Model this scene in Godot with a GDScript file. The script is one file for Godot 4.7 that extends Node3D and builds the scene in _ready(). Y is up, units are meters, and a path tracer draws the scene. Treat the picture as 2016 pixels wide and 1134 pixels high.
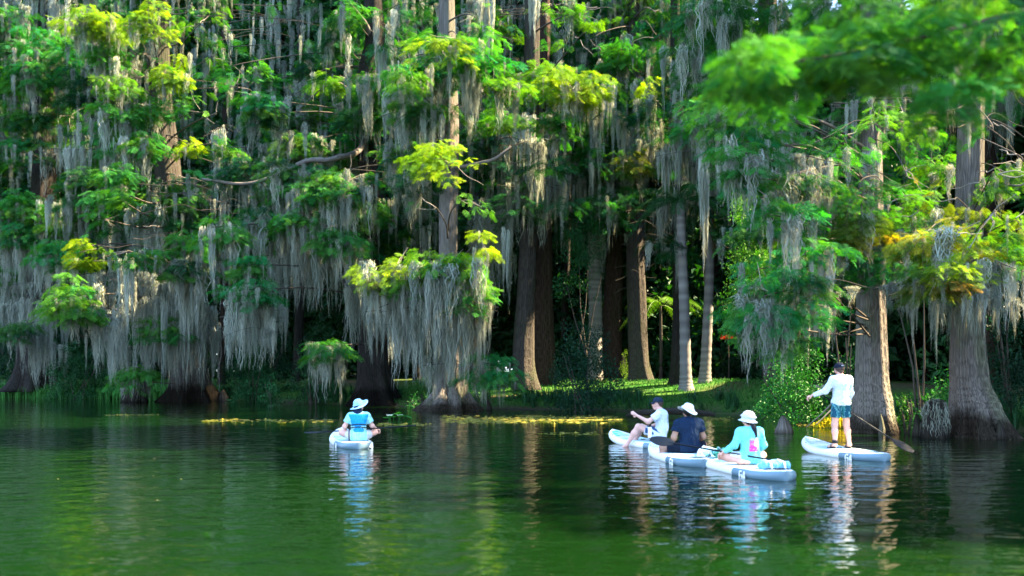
extends Node3D
# A tannin-dark spring river under bald cypresses hung with moss, five paddlers on inflatable boards.
# Survey frame: spot(bearing, rise, distance) turns a sighting of the place into metres (y up, the lens 1.6 m above the water, looking down -z).

const FOCAL := 1800.0
const LEVEL := 735.0
const EYE := 1.6
var SUN := Vector3(0.65, 0.72, -0.08).normalized()

var rng := RandomNumberGenerator.new()
var noise := FastNoiseLite.new()
var M := {}
var used := {}
var clearings := []          # [centre, radius]: gaps in the canopy through which the sun comes to that place
var sprigs := []
var leafs := []
var tails := []
var blades := []

# ------------------------------------------------------------------ small helpers
func spot(px: float, py: float, d: float) -> Vector3:
	return Vector3((px - 1008.0) * d / FOCAL, EYE + (LEVEL - py) * d / FOCAL, -d)

func rr(a: float, b: float) -> float:
	return rng.randf_range(a, b)

func lin(r: float, g: float, b: float) -> Color:
	return Color(r, g, b)

func mat(c: Color, rough := 0.85, spec := 0.3) -> StandardMaterial3D:
	var m := StandardMaterial3D.new()
	m.albedo_color = c.linear_to_srgb()
	m.roughness = rough
	m.metallic_specular = spec
	m.cull_mode = BaseMaterial3D.CULL_DISABLED
	return m

func tinted(rough := 0.85, spec := 0.3) -> StandardMaterial3D:
	var m := mat(Color(1, 1, 1), rough, spec)
	m.vertex_color_use_as_albedo = true
	return m

func numbered(called: String) -> String:
	var n: int = used.get(called, 0)
	used[called] = n + 1
	return called if n == 0 else "%s_%03d" % [called, n]

func tag(o: Node, label: String, category := "", group := "", kind := "") -> Node:
	if label: o.set_meta("label", label)
	if category: o.set_meta("category", category)
	if group: o.set_meta("group", group)
	if kind: o.set_meta("kind", kind)
	return o

func thing(called: String, label: String, category: String, at := Vector3.ZERO, turn := 0.0, group := "") -> Node3D:
	var o := Node3D.new()
	o.name = numbered(called)
	add_child(o)
	o.position = at
	o.rotation.y = turn
	tag(o, label, category, group)
	return o

func part(called: String, mesh: Mesh, m: Material, parent: Node) -> MeshInstance3D:
	var o := MeshInstance3D.new()
	o.name = numbered(called) if parent == self else called
	o.mesh = mesh
	o.material_override = m
	parent.add_child(o, true)
	return o

func many(called: String, mesh: Mesh, m: Material, xf: Array, cols: Array, parent: Node) -> MultiMeshInstance3D:
	if xf.is_empty(): return null
	var mm := MultiMesh.new()
	mm.transform_format = MultiMesh.TRANSFORM_3D
	mm.use_colors = true
	mm.mesh = mesh
	mm.instance_count = xf.size()
	for i in xf.size():
		mm.set_instance_transform(i, xf[i])
		mm.set_instance_color(i, cols[i])
	var o := MultiMeshInstance3D.new()
	o.name = numbered(called) if parent == self else called
	o.multimesh = mm
	o.material_override = m
	parent.add_child(o, true)
	o.set_meta("kind", "stuff")
	return o

func unit() -> Vector3:
	var z := rr(-1, 1)
	var a := rr(0, TAU)
	var r := sqrt(1.0 - z * z)
	return Vector3(r * cos(a), z, r * sin(a))

func along(dir: Vector3, spin: float, scale: Vector3) -> Basis:   # y axis along dir
	var y := dir.normalized()
	var x := y.cross(Vector3(0, 0, 1) if absf(y.z) < 0.9 else Vector3(1, 0, 0)).normalized()
	var z := x.cross(y)
	var b := Basis(x, y, z) * Basis(Vector3(0, 1, 0), spin)
	return Basis(b.x * scale.x, b.y * scale.y, b.z * scale.z)

func in_gap(p: Vector3, more := 0.0) -> bool:
	for c in clearings:
		var v: Vector3 = p - c[0]
		var t := v.dot(SUN)
		var r: float = c[1]
		if t > r * 0.75:
			r += more
			if (v - SUN * t).length_squared() < r * r: return true
	return false

# ------------------------------------------------------------------ mesh builder
class MB:
	var v := PackedVector3Array()
	var uv := PackedVector2Array()
	var c := PackedColorArray()
	var idx := PackedInt32Array()
	var tint := Color(1, 1, 1)

	func tri(a: Vector3, b: Vector3, d: Vector3) -> void:
		var n := v.size()
		v.append(a); v.append(b); v.append(d)
		for k in 3:
			uv.append(Vector2(0, 0)); c.append(tint); idx.append(n + k)

	func quad(a: Vector3, b: Vector3, d: Vector3, e: Vector3) -> void:
		var n := v.size()
		v.append(a); v.append(b); v.append(d); v.append(e)
		for k in 4: c.append(tint)
		uv.append(Vector2(0, 0)); uv.append(Vector2(1, 0)); uv.append(Vector2(1, 1)); uv.append(Vector2(0, 1))
		idx.append_array(PackedInt32Array([n, n + 1, n + 2, n, n + 2, n + 3]))

	func grid(rows: Array, wrap: bool, us := 1.0, vs := 1.0, tints := []) -> void:   # rows of equal length
		var n := v.size()
		var w: int = rows[0].size()
		for i in rows.size():
			for j in w:
				v.append(rows[i][j])
				uv.append(Vector2(us * j / float(w - (0 if wrap else 1)), vs * i / float(rows.size() - 1)))
				c.append(tints[i] if tints.size() else tint)
		for i in rows.size() - 1:
			for j in (w if wrap else w - 1):
				var k := (j + 1) % w
				var a := n + i * w + j
				var b := n + i * w + k
				idx.append_array(PackedInt32Array([a, b, b + w, a, b + w, a + w]))

	func tube(pts: Array, radii: Array, sides: int) -> void:
		var rows := []
		var x := Vector3.ZERO
		for i in pts.size():
			var t: Vector3 = (pts[mini(i + 1, pts.size() - 1)] - pts[maxi(i - 1, 0)]).normalized()
			if x == Vector3.ZERO: x = t.cross(Vector3(0.31, 0.2, 0.93)).normalized()
			x = (x - t * x.dot(t)).normalized()
			var y := t.cross(x)
			var ring := []
			for j in sides:
				var a := TAU * j / sides
				ring.append(pts[i] + (x * cos(a) + y * sin(a)) * radii[i])
			rows.append(ring)
		var first := []
		var last := []
		for j in sides:
			first.append(pts[0]); last.append(pts[-1])
		rows.push_front(first); rows.append(last)
		grid(rows, true, 1.0, pts.size() * 0.3)

	func box(lo: Vector3, hi: Vector3, b := 0.0) -> void:
		var rows := []
		for k in [[b, lo.y], [0.0, lo.y + b], [0.0, hi.y - b], [b, hi.y]]:
			var i: float = k[0]
			rows.append([Vector3(lo.x + i, k[1], lo.z + i), Vector3(hi.x - i, k[1], lo.z + i), Vector3(hi.x - i, k[1], hi.z - i), Vector3(lo.x + i, k[1], hi.z - i)])
		var m: Vector3 = (lo + hi) * 0.5
		rows.push_front([Vector3(m.x, lo.y, m.z), Vector3(m.x, lo.y, m.z), Vector3(m.x, lo.y, m.z), Vector3(m.x, lo.y, m.z)])
		rows.append([Vector3(m.x, hi.y, m.z), Vector3(m.x, hi.y, m.z), Vector3(m.x, hi.y, m.z), Vector3(m.x, hi.y, m.z)])
		grid(rows, true)

	func ball(at: Vector3, r: Vector3, n := 10) -> void:
		var rows := []
		for i in n + 1:
			var a := PI * i / n
			var ring := []
			for j in n * 2:
				var b := TAU * j / (n * 2)
				ring.append(at + Vector3(sin(a) * cos(b) * r.x, -cos(a) * r.y, sin(a) * sin(b) * r.z))
			rows.append(ring)
		grid(rows, true)

	func flat() -> ArrayMesh:
		var s := []
		s.resize(Mesh.ARRAY_MAX)
		s[Mesh.ARRAY_VERTEX] = v
		s[Mesh.ARRAY_TEX_UV] = uv
		s[Mesh.ARRAY_COLOR] = c
		s[Mesh.ARRAY_INDEX] = idx
		var m := ArrayMesh.new()
		m.add_surface_from_arrays(Mesh.PRIMITIVE_TRIANGLES, s)
		return m

	func smooth(given := PackedVector3Array()) -> ArrayMesh:
		var n := given
		if n.is_empty():
			n.resize(v.size())
			for k in range(0, idx.size(), 3):
				var a := idx[k]
				var b := idx[k + 1]
				var d := idx[k + 2]
				var f := (v[d] - v[a]).cross(v[b] - v[a])
				n[a] += f; n[b] += f; n[d] += f
			for k in n.size(): n[k] = n[k].normalized() if n[k].length_squared() > 1e-20 else Vector3(0, 1, 0)
		var s := []
		s.resize(Mesh.ARRAY_MAX)
		s[Mesh.ARRAY_VERTEX] = v
		s[Mesh.ARRAY_NORMAL] = n
		s[Mesh.ARRAY_TEX_UV] = uv
		s[Mesh.ARRAY_COLOR] = c
		s[Mesh.ARRAY_INDEX] = idx
		var m := ArrayMesh.new()
		m.add_surface_from_arrays(Mesh.PRIMITIVE_TRIANGLES, s)
		return m

# ------------------------------------------------------------------ flesh and cloth: a field of tapered capsules meshed as surface nets
# bone: [a, b, ra, rb, flat axis or null, flatness, cut]  cut: the far end is a flat cuff
func net(bones: Array, cell: float, k: float, planes := [], ruffle := 0.0, tint = null, into: MB = null, normals: Array = []) -> MB:
	var lo := Vector3(1e6, 1e6, 1e6)
	var hi := -lo
	for b in bones:
		var r := maxf(b[2], b[3]) + cell * 3 + ruffle
		var one := Vector3(r, r, r)
		lo = lo.min((b[0] as Vector3).min(b[1]) - one)
		hi = hi.max((b[0] as Vector3).max(b[1]) + one)
	var nx := int((hi.x - lo.x) / cell) + 2
	var ny := int((hi.y - lo.y) / cell) + 2
	var nz := int((hi.z - lo.z) / cell) + 2
	var f := PackedFloat32Array()
	f.resize(nx * ny * nz)
	f.fill(0.3)
	for b in bones:
		var a: Vector3 = b[0]
		var e: Vector3 = b[1]
		var ra: float = b[2]
		var rb: float = b[3]
		var ax := e - a
		var len2 := maxf(ax.length_squared(), 1e-9)
		var length := sqrt(len2)
		var squash: bool = b.size() > 4 and b[4] != null
		var fl: Vector3 = b[4] if squash else Vector3.ZERO
		var fk: float = b[5] if squash else 1.0
		var cut: bool = b.size() > 6 and b[6]
		var r := maxf(ra, rb) + k * 0.6 + cell * 2 + ruffle
		var l0 := (a.min(e) - Vector3(r, r, r) - lo) / cell
		var h0 := (a.max(e) + Vector3(r, r, r) - lo) / cell
		for z in range(maxi(0, int(l0.z)), mini(nz, int(h0.z) + 1)):
			for y in range(maxi(0, int(l0.y)), mini(ny, int(h0.y) + 1)):
				for x in range(maxi(0, int(l0.x)), mini(nx, int(h0.x) + 1)):
					var p := lo + Vector3(x, y, z) * cell - a
					var t := p.dot(ax) / len2
					var tc := clampf(t, 0.0, 1.0)
					var q := p - ax * tc
					if squash: q += fl * (q.dot(fl) * (fk - 1.0))
					var d := q.length() - lerpf(ra, rb, tc)
					if cut: d = maxf(d, (t - 1.0) * length)
					var i := (z * ny + y) * nx + x
					var o := f[i]
					var h := maxf(k - absf(o - d), 0.0) / k
					f[i] = minf(o, d) - h * h * k * 0.25
	if planes.size() or ruffle > 0.0:
		for z in nz:
			for y in ny:
				for x in nx:
					var i := (z * ny + y) * nx + x
					if f[i] > 0.06: continue
					var p := lo + Vector3(x, y, z) * cell
					if ruffle > 0.0: f[i] += noise.get_noise_3d(p.x * 900.0, p.y * 500.0, p.z * 900.0) * ruffle
					for pl in planes: f[i] = maxf(f[i], (p - (pl[0] as Vector3)).dot(pl[1]))
	var mb := into if into else MB.new()
	var at := PackedInt32Array()
	at.resize(nx * ny * nz)
	at.fill(-1)
	var step := [1, nx, nx * ny]
	var corner := []
	for n in 8: corner.append((n & 1) + ((n >> 1) & 1) * nx + ((n >> 2) & 1) * nx * ny)
	var edge := []
	for n in 8:
		for ax in 3:
			if not (n >> ax) & 1: edge.append([n, n | (1 << ax)])
	for z in nz - 1:
		for y in ny - 1:
			for x in nx - 1:
				var i := (z * ny + y) * nx + x
				if absf(f[i]) > cell * 2.5: continue
				var mask := 0
				for n in 8:
					if f[i + corner[n]] < 0.0: mask |= 1 << n
				if mask == 0 or mask == 255: continue
				var s := Vector3.ZERO
				var m := 0
				for e in edge:
					var fa := f[i + corner[e[0]]]
					var fb := f[i + corner[e[1]]]
					if (fa < 0.0) != (fb < 0.0):
						var t := fa / (fa - fb)
						var pa := Vector3(e[0] & 1, (e[0] >> 1) & 1, (e[0] >> 2) & 1)
						var pb := Vector3(e[1] & 1, (e[1] >> 1) & 1, (e[1] >> 2) & 1)
						s += pa.lerp(pb, t)
						m += 1
				at[i] = mb.v.size()
				var p := lo + (Vector3(x, y, z) + s / m) * cell
				mb.v.append(p)
				mb.uv.append(Vector2(p.x + p.z, p.y))
				mb.c.append(tint.call(p) if tint != null else mb.tint)
	for z in range(1, nz - 1):
		for y in range(1, ny - 1):
			for x in range(1, nx - 1):
				var i := (z * ny + y) * nx + x
				if absf(f[i]) > cell * 2.5: continue
				for ax in 3:
					var j: int = i + step[ax]
					if (f[i] < 0.0) == (f[j] < 0.0): continue
					var u: int = step[(ax + 1) % 3]
					var w: int = step[(ax + 2) % 3]
					var q := [at[i], at[i - u], at[i - u - w], at[i - w]]
					if q.min() < 0: continue
					if f[i] < 0.0: mb.idx.append_array(PackedInt32Array([q[0], q[2], q[1], q[0], q[3], q[2]]))
					else: mb.idx.append_array(PackedInt32Array([q[0], q[1], q[2], q[0], q[2], q[3]]))
	return mb

# ------------------------------------------------------------------ materials
func bark_texture(seed_: int, w: int, h: int, stretch: float) -> Array:
	var n := FastNoiseLite.new()
	n.seed = seed_
	n.frequency = 1.0
	n.fractal_octaves = 4
	var im := Image.create(w, h, false, Image.FORMAT_RGB8)
	var hi := Image.create(w, h, false, Image.FORMAT_RGB8)
	for y in h:
		for x in w:
			var a := TAU * x / w
			var b := TAU * y / h
			# a torus in noise space, so that the picture repeats without a seam
			var q := Vector3(cos(a) * 4.2, sin(a) * 4.2, sin(b) * stretch)
			var s := n.get_noise_3d(q.x, q.y, q.z + 0.6 * cos(b) * stretch)
			var s2 := n.get_noise_3d(q.x * 3.1 + 40.0, q.y * 3.1, q.z * 2.0 + cos(b) * stretch)
			var ridge := 1.0 - absf(s) * 2.2
			var v := clampf(0.42 + 0.35 * ridge * 0.9 + 0.35 * s2, 0.0, 1.0)
			hi.set_pixel(x, y, Color(v, v, v))
			var t := clampf(0.45 + 0.55 * v + 0.1 * s2, 0.0, 1.0)
			im.set_pixel(x, y, Color(t, t * 0.985, t * 0.97))
	return [ImageTexture.create_from_image(im), ImageTexture.create_from_image(hi)]

func ripple_texture(side: int) -> ImageTexture:
	var big := FastNoiseLite.new()
	big.seed = 5
	big.frequency = 1.0
	big.fractal_octaves = 1
	# sums of wave trains that fit the tile a whole number of times
	var r := RandomNumberGenerator.new()
	r.seed = 77
	var trains := []
	for k in 54:
		var size := pow(2.0, r.randf_range(2.8, 6.9))
		var turn := r.randfn(0.0, 0.75)
		var kx := roundf(size * sin(turn))
		var ky := roundf(size * cos(turn))
		trains.append([kx, ky, r.randf_range(0, TAU), 1.0 / pow(maxf(1.0, sqrt(kx * kx + ky * ky)), 1.05)])
	var tall := PackedFloat32Array()
	tall.resize(side * side)
	for t in trains:
		var cx := PackedFloat32Array()
		cx.resize(side)
		for y in side:
			var py: float = TAU * t[1] * y / side + t[2]
			var ax: float = TAU * t[0] / side
			# rotate a phasor along the row
			var c := cos(py)
			var s := sin(py)
			var dc := cos(ax)
			var ds := sin(ax)
			var amp: float = t[3]
			var at := y * side
			for x in side:
				tall[at + x] += amp * s
				var c2 := c * dc - s * ds
				s = s * dc + c * ds
				c = c2
	var top := 0.0
	for x in tall: top = maxf(top, absf(x))
	var im := Image.create(side, side, false, Image.FORMAT_RF)
	for y in side:
		for x in side:
			var calm := 0.72 + 0.28 * sin(TAU * (x + 2.0 * y) / side) * sin(TAU * (2.0 * x - y) / side + 1.0)
			var v := tall[y * side + x] / top * calm
			im.set_pixel(x, y, Color(0.5 + 0.5 * v, 0, 0))
	return ImageTexture.create_from_image(im)

func make_materials() -> void:
	var fol := tinted(0.75, 0.14)
	fol.backlight_enabled = true
	fol.backlight = Color(0.95, 1.0, 0.35)
	M.needles = fol
	var leaf := tinted(0.5, 0.3)
	leaf.backlight_enabled = true
	leaf.backlight = Color(0.7, 0.8, 0.2)
	M.leaf = leaf
	var moss := tinted(0.95, 0.1)
	moss.backlight_enabled = true
	moss.backlight = Color(0.74, 0.68, 0.57)
	M.moss = moss
	var b := bark_texture(3, 256, 512, 0.30)
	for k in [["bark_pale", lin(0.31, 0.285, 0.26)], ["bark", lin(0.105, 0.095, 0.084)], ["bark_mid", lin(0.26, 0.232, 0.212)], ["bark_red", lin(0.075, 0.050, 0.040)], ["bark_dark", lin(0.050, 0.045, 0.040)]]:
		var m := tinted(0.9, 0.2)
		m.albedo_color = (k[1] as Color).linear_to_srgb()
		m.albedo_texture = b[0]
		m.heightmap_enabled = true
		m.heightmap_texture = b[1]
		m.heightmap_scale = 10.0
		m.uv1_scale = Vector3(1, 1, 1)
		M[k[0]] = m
	M.palm_bark = tinted(0.9, 0.2)
	M.twig = mat(lin(0.20, 0.18, 0.16), 0.9, 0.2)
	M.limb = mat(lin(0.11, 0.098, 0.085), 0.9, 0.2)
	M.limb.albedo_texture = b[0]
	M.pale_limb = mat(lin(0.19, 0.172, 0.155), 0.9, 0.2)
	M.pale_limb.albedo_texture = b[0]
	var w := mat(lin(0.0018, 0.0105, 0.0014), 0.05, 0.47)
	w.heightmap_enabled = true
	w.heightmap_texture = ripple_texture(1024)
	w.heightmap_scale = 2.2
	w.uv1_scale = Vector3(1, 1, 1)
	M.water = w
	var g := tinted(0.95, 0.15)
	var gn := FastNoiseLite.new()
	gn.frequency = 0.02
	gn.fractal_octaves = 5
	var gt := NoiseTexture2D.new()
	gt.width = 512; gt.height = 512; gt.seamless = true; gt.noise = gn
	var ramp := Gradient.new()
	ramp.offsets = PackedFloat32Array([0.0, 1.0])
	ramp.colors = PackedColorArray([Color(0.72, 0.72, 0.72), Color(1, 1, 1)])
	gt.color_ramp = ramp
	g.albedo_texture = gt
	M.ground = g
	M.flesh = tinted(0.55, 0.35)
	M.cloth = tinted(0.9, 0.2)
	var cn := FastNoiseLite.new()
	cn.frequency = 0.012
	cn.fractal_octaves = 3
	var ct := NoiseTexture2D.new()
	ct.width = 256; ct.height = 256; ct.seamless = true; ct.noise = cn
	M.cloth.heightmap_enabled = true
	M.cloth.heightmap_texture = ct
	M.cloth.heightmap_scale = 4.0
	M.cloth.uv1_triplanar = true
	M.cloth.uv1_scale = Vector3(3.2, 1.6, 3.2)
	M.hull = mat(lin(0.80, 0.81, 0.80), 0.35, 0.5)
	M.rail = mat(lin(0.115, 0.195, 0.245), 0.4, 0.5)
	M.black = mat(lin(0.010, 0.012, 0.016), 0.6, 0.3)
	M.carbon = mat(lin(0.008, 0.010, 0.013), 0.6, 0.25)
	M.white = mat(lin(0.82, 0.82, 0.80), 0.5, 0.4)
	M.bloom = mat(lin(0.8, 0.78, 0.70), 0.7, 0.3)

# ------------------------------------------------------------------ growth: the small meshes that crowns and curtains repeat
func make_sprig(seed_: int) -> ArrayMesh:      # a plume of cypress needles, one unit long up the y axis
	rng.seed = seed_
	var b := MB.new()
	b.tint = Color(1, 1, 1)
	var bend := rr(0.1, 0.35)
	var n := 17
	for k in n:
		var t := 0.06 + 0.9 * k / n
		var root := Vector3(0, t, bend * t * t * -0.6)
		var side := -1.0 if k % 2 else 1.0
		var lean := rr(0.75, 1.05)
		var dir := Vector3(side * sin(lean), cos(lean), rr(-0.35, 0.1)).normalized()
		var len := (0.40 * (1.0 - t * 0.75) + 0.06) * rr(0.8, 1.15)
		var across := dir.cross(Vector3(0, 0, 1)).normalized()
		b.tint = Color(1, 1, 1) * rr(0.8, 1.2)
		b.tri(root - across * 0.006, root + dir * len, root + across * 0.006)
		for j in 8:
			var s := 0.1 + 0.86 * j / 8.0
			var at := root + dir * len * s + Vector3(0, 0, -0.12 * s * s * len)
			var l := 0.12 * (1.0 - 0.5 * s) * rr(0.7, 1.35)
			for h in [-1.0, 1.0]:
				var tip: Vector3 = at + (across * h * 0.8 + dir * 0.75).normalized() * l + Vector3(0, 0, rr(-0.05, 0.02))
				b.tri(at - dir * 0.009, tip, at + dir * 0.012)
	return b.flat()

func make_leafs(seed_: int, n: int, size: float, droop: float) -> ArrayMesh:     # a spray of broad leaves in a unit ball
	rng.seed = seed_
	var b := MB.new()
	for k in n:
		var at := unit() * pow(rr(0.1, 1.0), 0.4)
		var dir := (unit() + at * 0.8 + Vector3(0, -droop, 0)).normalized()
		var side := dir.cross(unit()).normalized()
		var up := side.cross(dir)
		var l := size * rr(0.7, 1.2)
		var w := l * 0.27
		b.tint = Color(1, 1, 1) * rr(0.7, 1.25)
		var mid := at + dir * l * 0.45
		var tip := at + dir * l - up * l * 0.12
		b.tri(at, mid + side * w + up * w * 0.35, tip)
		b.tri(at, tip, mid - side * w + up * w * 0.35)
	return b.flat()

func strand(b: MB, root: Vector3, tip: Vector3, wide: float, wave: float, n := 7) -> void:
	var a := rr(0, PI)
	var x := Vector3(cos(a), 0, sin(a)) * wide
	var prev := root
	var pw := 0.55
	var ph := rr(0, TAU)
	var pz := rr(0, TAU)
	for i in range(1, n + 1):
		var t := float(i) / n
		var p := root.lerp(tip, t) + Vector3(sin(ph + t * 7.0) + 0.7 * sin(pz * 2.0 + t * 15.0), 0, sin(pz + t * 6.0) + 0.6 * sin(ph * 3.0 + t * 13.0)) * wave * (1.0 - 0.55 * t)
		var w := pow(1.0 - t, 0.7) * rr(0.6, 1.4)
		b.tint = Color(1, 1, 1) * rr(0.75, 1.2)
		if i == n: b.tri(prev - x * pw, p, prev + x * pw)
		else: b.quad(prev - x * pw, p - x * w, p + x * w, prev + x * pw)
		prev = p
		pw = w

func tail_into(b: MB, at: Vector3, radius: float, length: float, n: int, wide: float, rough := 1.0) -> void:
	for k in n:
		var a := rr(0, TAU)
		var r := sqrt(rr(0, 1))
		var out := Vector3(cos(a) * r, 0, sin(a) * r * 0.7) * radius
		var l := length * (1.0 - 0.62 * r * rr(0.5, 1.0)) * rr(0.55, 1.0)
		var shrink := 1.0 - 0.92 * pow(l / length, 0.8)
		var root := at + out + Vector3(0, rr(0.0, 0.12) * length, 0)
		var tip := at + out * shrink + Vector3(rr(-0.2, 0.2) * radius, -l, rr(-0.2, 0.2) * radius)
		strand(b, root, tip, wide, radius * 0.3 * rough)
		# short hairs that make the edge woolly
		for h in 2:
			var s := rr(0.15, 0.95)
			var from := root.lerp(tip, s)
			var go := Vector3(rr(-1, 1), rr(-2.2, -0.3), rr(-1, 1)).normalized() * rr(0.05, 0.13) * length * 0.5
			var sd := Vector3(rr(-1, 1), 0, rr(-1, 1)) * wide * 0.5
			b.tint = Color(1, 1, 1) * rr(0.8, 1.2)
			b.tri(from - sd, from + go, from + sd)

func make_tail(seed_: int) -> ArrayMesh:       # one hank of moss: radius 1, length 1, hanging down from the origin
	rng.seed = seed_
	var b := MB.new()
	var heads := []
	for k in 4: heads.append([Vector3(rr(-0.8, 0.8), 0, rr(-0.8, 0.8)), rr(0.3, 0.95)])
	heads[0][1] = 1.0
	for k in 46:      # several points gather the strands, one of them the lowest
		var h: Array = heads[k % 4]
		var a := rr(0, TAU)
		var r := sqrt(rr(0, 1))
		var out := Vector3(cos(a) * r, 0, sin(a) * r)
		var l: float = h[1] * (1.0 - 0.55 * rr(0.0, 1.0) * rr(0.2, 1.0)) * (1.0 if k < 14 else rr(0.3, 1.0))
		var near: float = clampf(pow(l / h[1], 0.8), 0.0, 1.0)
		var tip: Vector3 = out.lerp(h[0], 0.95 * near) + Vector3(rr(-0.3, 0.3), 0, rr(-0.3, 0.3)) * (1.05 - near) + Vector3(0, -l, 0)
		strand(b, out * Vector3(0.62, 0, 0.62) + Vector3(0, rr(-0.03, 0.06), 0), tip, 0.055, 0.34)
		for j in 2:
			var s := rr(0.1, 0.95)
			var from := (out * 0.62).lerp(tip, s)
			var sd := Vector3(rr(-1, 1), 0, rr(-1, 1)) * 0.03
			b.tri(from - sd, from + Vector3(rr(-0.3, 0.3), rr(-0.16, -0.02), rr(-0.3, 0.3)), from + sd)
	return b.flat()

func make_growth() -> void:
	for k in 5: sprigs.append(make_sprig(101 + k))
	leafs.append(make_leafs(201, 26, 0.42, 0.4))
	leafs.append(make_leafs(202, 26, 0.42, 0.7))
	leafs.append(make_leafs(203, 60, 0.50, 0.3))
	for k in 6: tails.append(make_tail(301 + k))
	rng.seed = 401
	var b := MB.new()
	for k in 9:      # a tuft of grass blades, one unit high
		var a := rr(0, TAU)
		var out := Vector3(cos(a), 0, sin(a))
		var root := out * rr(0, 0.2)
		var s := Vector3(-out.z, 0, out.x) * 0.035
		var mid := root + out * rr(0.02, 0.16) + Vector3(0, rr(0.4, 0.6), 0)
		var tip := mid + out * rr(0.1, 0.4) + Vector3(0, rr(0.1, 0.45), 0)
		b.tint = Color(1, 1, 1) * rr(0.7, 1.2)
		b.quad(root - s, root + s, mid + s * 0.8, mid - s * 0.8)
		b.tri(mid - s * 0.8, tip, mid + s * 0.8)
	blades.append(b.flat())

# ------------------------------------------------------------------ trees
var tint := {
	"deep": Color(0.016, 0.100, 0.044), "dark": Color(0.010, 0.050, 0.026), "green": Color(0.036, 0.205, 0.048), "emerald": Color(0.022, 0.215, 0.070),
	"lime": Color(0.14, 0.30, 0.025), "yellow": Color(0.27, 0.37, 0.014), "olive": Color(0.13, 0.15, 0.025), "gold": Color(0.46, 0.34, 0.012), "rust": Color(0.30, 0.13, 0.03)}  # yellow, lime, gold: yellowing leaves with some sunlight painted into the colour

func smooth_path(keys: Array, n: int) -> Array:      # keys: [Vector3, radius]; Catmull-Rom, closer rings near the foot
	var out := []
	var m := keys.size() - 1
	for i in n + 1:
		var t := pow(float(i) / n, 1.4) * m
		var k := mini(int(t), m - 1)
		var u := t - k
		var a: Array = keys[maxi(k - 1, 0)]
		var b: Array = keys[k]
		var c: Array = keys[k + 1]
		var d: Array = keys[mini(k + 2, m)]
		var p: Vector3 = (b[0] as Vector3).cubic_interpolate(c[0], a[0], d[0], u)
		out.append([p, lerpf(b[1], c[1], smoothstep(0.0, 1.0, u))])
	return out

func trunk_mesh(keys: Array, flare: float, lobes: int, seed_: int, stain: float, rings := 46, sides := 40) -> ArrayMesh:
	rng.seed = seed_
	var path := smooth_path(keys, rings)
	var ph := []
	for k in lobes: ph.append([TAU * (k + rr(-0.25, 0.25)) / lobes, rr(0.6, 1.3), rr(0.25, 0.5)])
	var b := MB.new()
	var rows := []
	var foot: float = path[0][0].y
	var spin := rr(0, 50)
	for q in path:
		var p: Vector3 = q[0]
		var h := p.y - foot
		var row := []
		for j in sides:
			var a := TAU * j / sides
			var lobe := 0.0
			for l in ph:
				var dd := absf(wrapf(a - l[0], -PI, PI))
				lobe = maxf(lobe, l[1] * exp(-dd * dd / (l[2] * l[2] * 0.5)))
			var fl := flare * exp(-h / 0.9)
			var r: float = q[1] * (1.0 + fl * (lobe - 0.25) + 0.14 * flare * (lobe - 0.4) * exp(-h / 4.0))
			r *= 1.0 + 0.15 * noise.get_noise_3d(cos(a) * 330.0 + spin, sin(a) * 330.0, h * 5.0)
			row.append(p + Vector3(cos(a) * r, 0, sin(a) * r))
		rows.append(row)
	var w: float = keys[0][1]
	b.grid(rows, true, maxf(1.0, roundf(w * 2.6)), (path[-1][0].y - foot) / 2.2)
	for i in b.v.size():
		var p := b.v[i]
		var k := 0.30 * noise.get_noise_3d(p.x * 220.0 + spin, p.y * 60.0, p.z * 220.0)
		var wet := smoothstep(stain + 0.30, stain - 0.10, p.y + k)
		var grey := 1.0 + 0.35 * noise.get_noise_3d(p.x * 120.0, p.y * 18.0 + spin, p.z * 120.0)
		var moss := clampf(noise.get_noise_3d(p.x * 90.0, p.y * 30.0, p.z * 90.0 + spin) * 2.2 - 0.25, 0.0, 0.7)
		b.c[i] = (Color(grey, grey, grey)).lerp(Color(0.75, 0.95, 0.62), moss).lerp(Color(0.17, 0.15, 0.125), wet)
	return b.smooth()

var trees := {}

# a tree from sightings of its trunk: each [bearing, rise, width] at that distance; the last ones stand above the frame
func tree(key: String, called: String, label: String, category: String, d: float, sight: Array, bark: String, flare: float, lobes: int, stain := -9.0, group := "") -> Node3D:
	var keys := []
	for s in sight: keys.append([spot(s[0], s[1], d), s[2] * 0.5 * d / FOCAL])
	var foot: Vector3 = keys[0][0]
	var o := thing(called, label, category, foot, 0.0, group)
	for k in keys: k[0] -= foot
	var mi := part("trunk", trunk_mesh(keys, flare, lobes, hash(key) % 10000, stain - foot.y), M[bark], o)
	trees[key] = {"node": o, "d": d, "keys": keys, "foot": foot, "fill": [], "fillc": [], "moss": [], "mossc": [], "mesh": mi}
	return o

func trunk_at(t: Dictionary, y: float) -> Array:     # [point on the axis, radius] at that height
	var keys: Array = t.keys
	for i in keys.size() - 1:
		var a: Vector3 = keys[i][0] + t.foot
		var b: Vector3 = keys[i + 1][0] + t.foot
		if y <= b.y or i == keys.size() - 2:
			var u := clampf((y - a.y) / maxf(0.01, b.y - a.y), 0.0, 1.0)
			return [a.lerp(b, u), lerpf(keys[i][1], keys[i + 1][1], u)]
	return [t.foot, 0.3]

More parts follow.
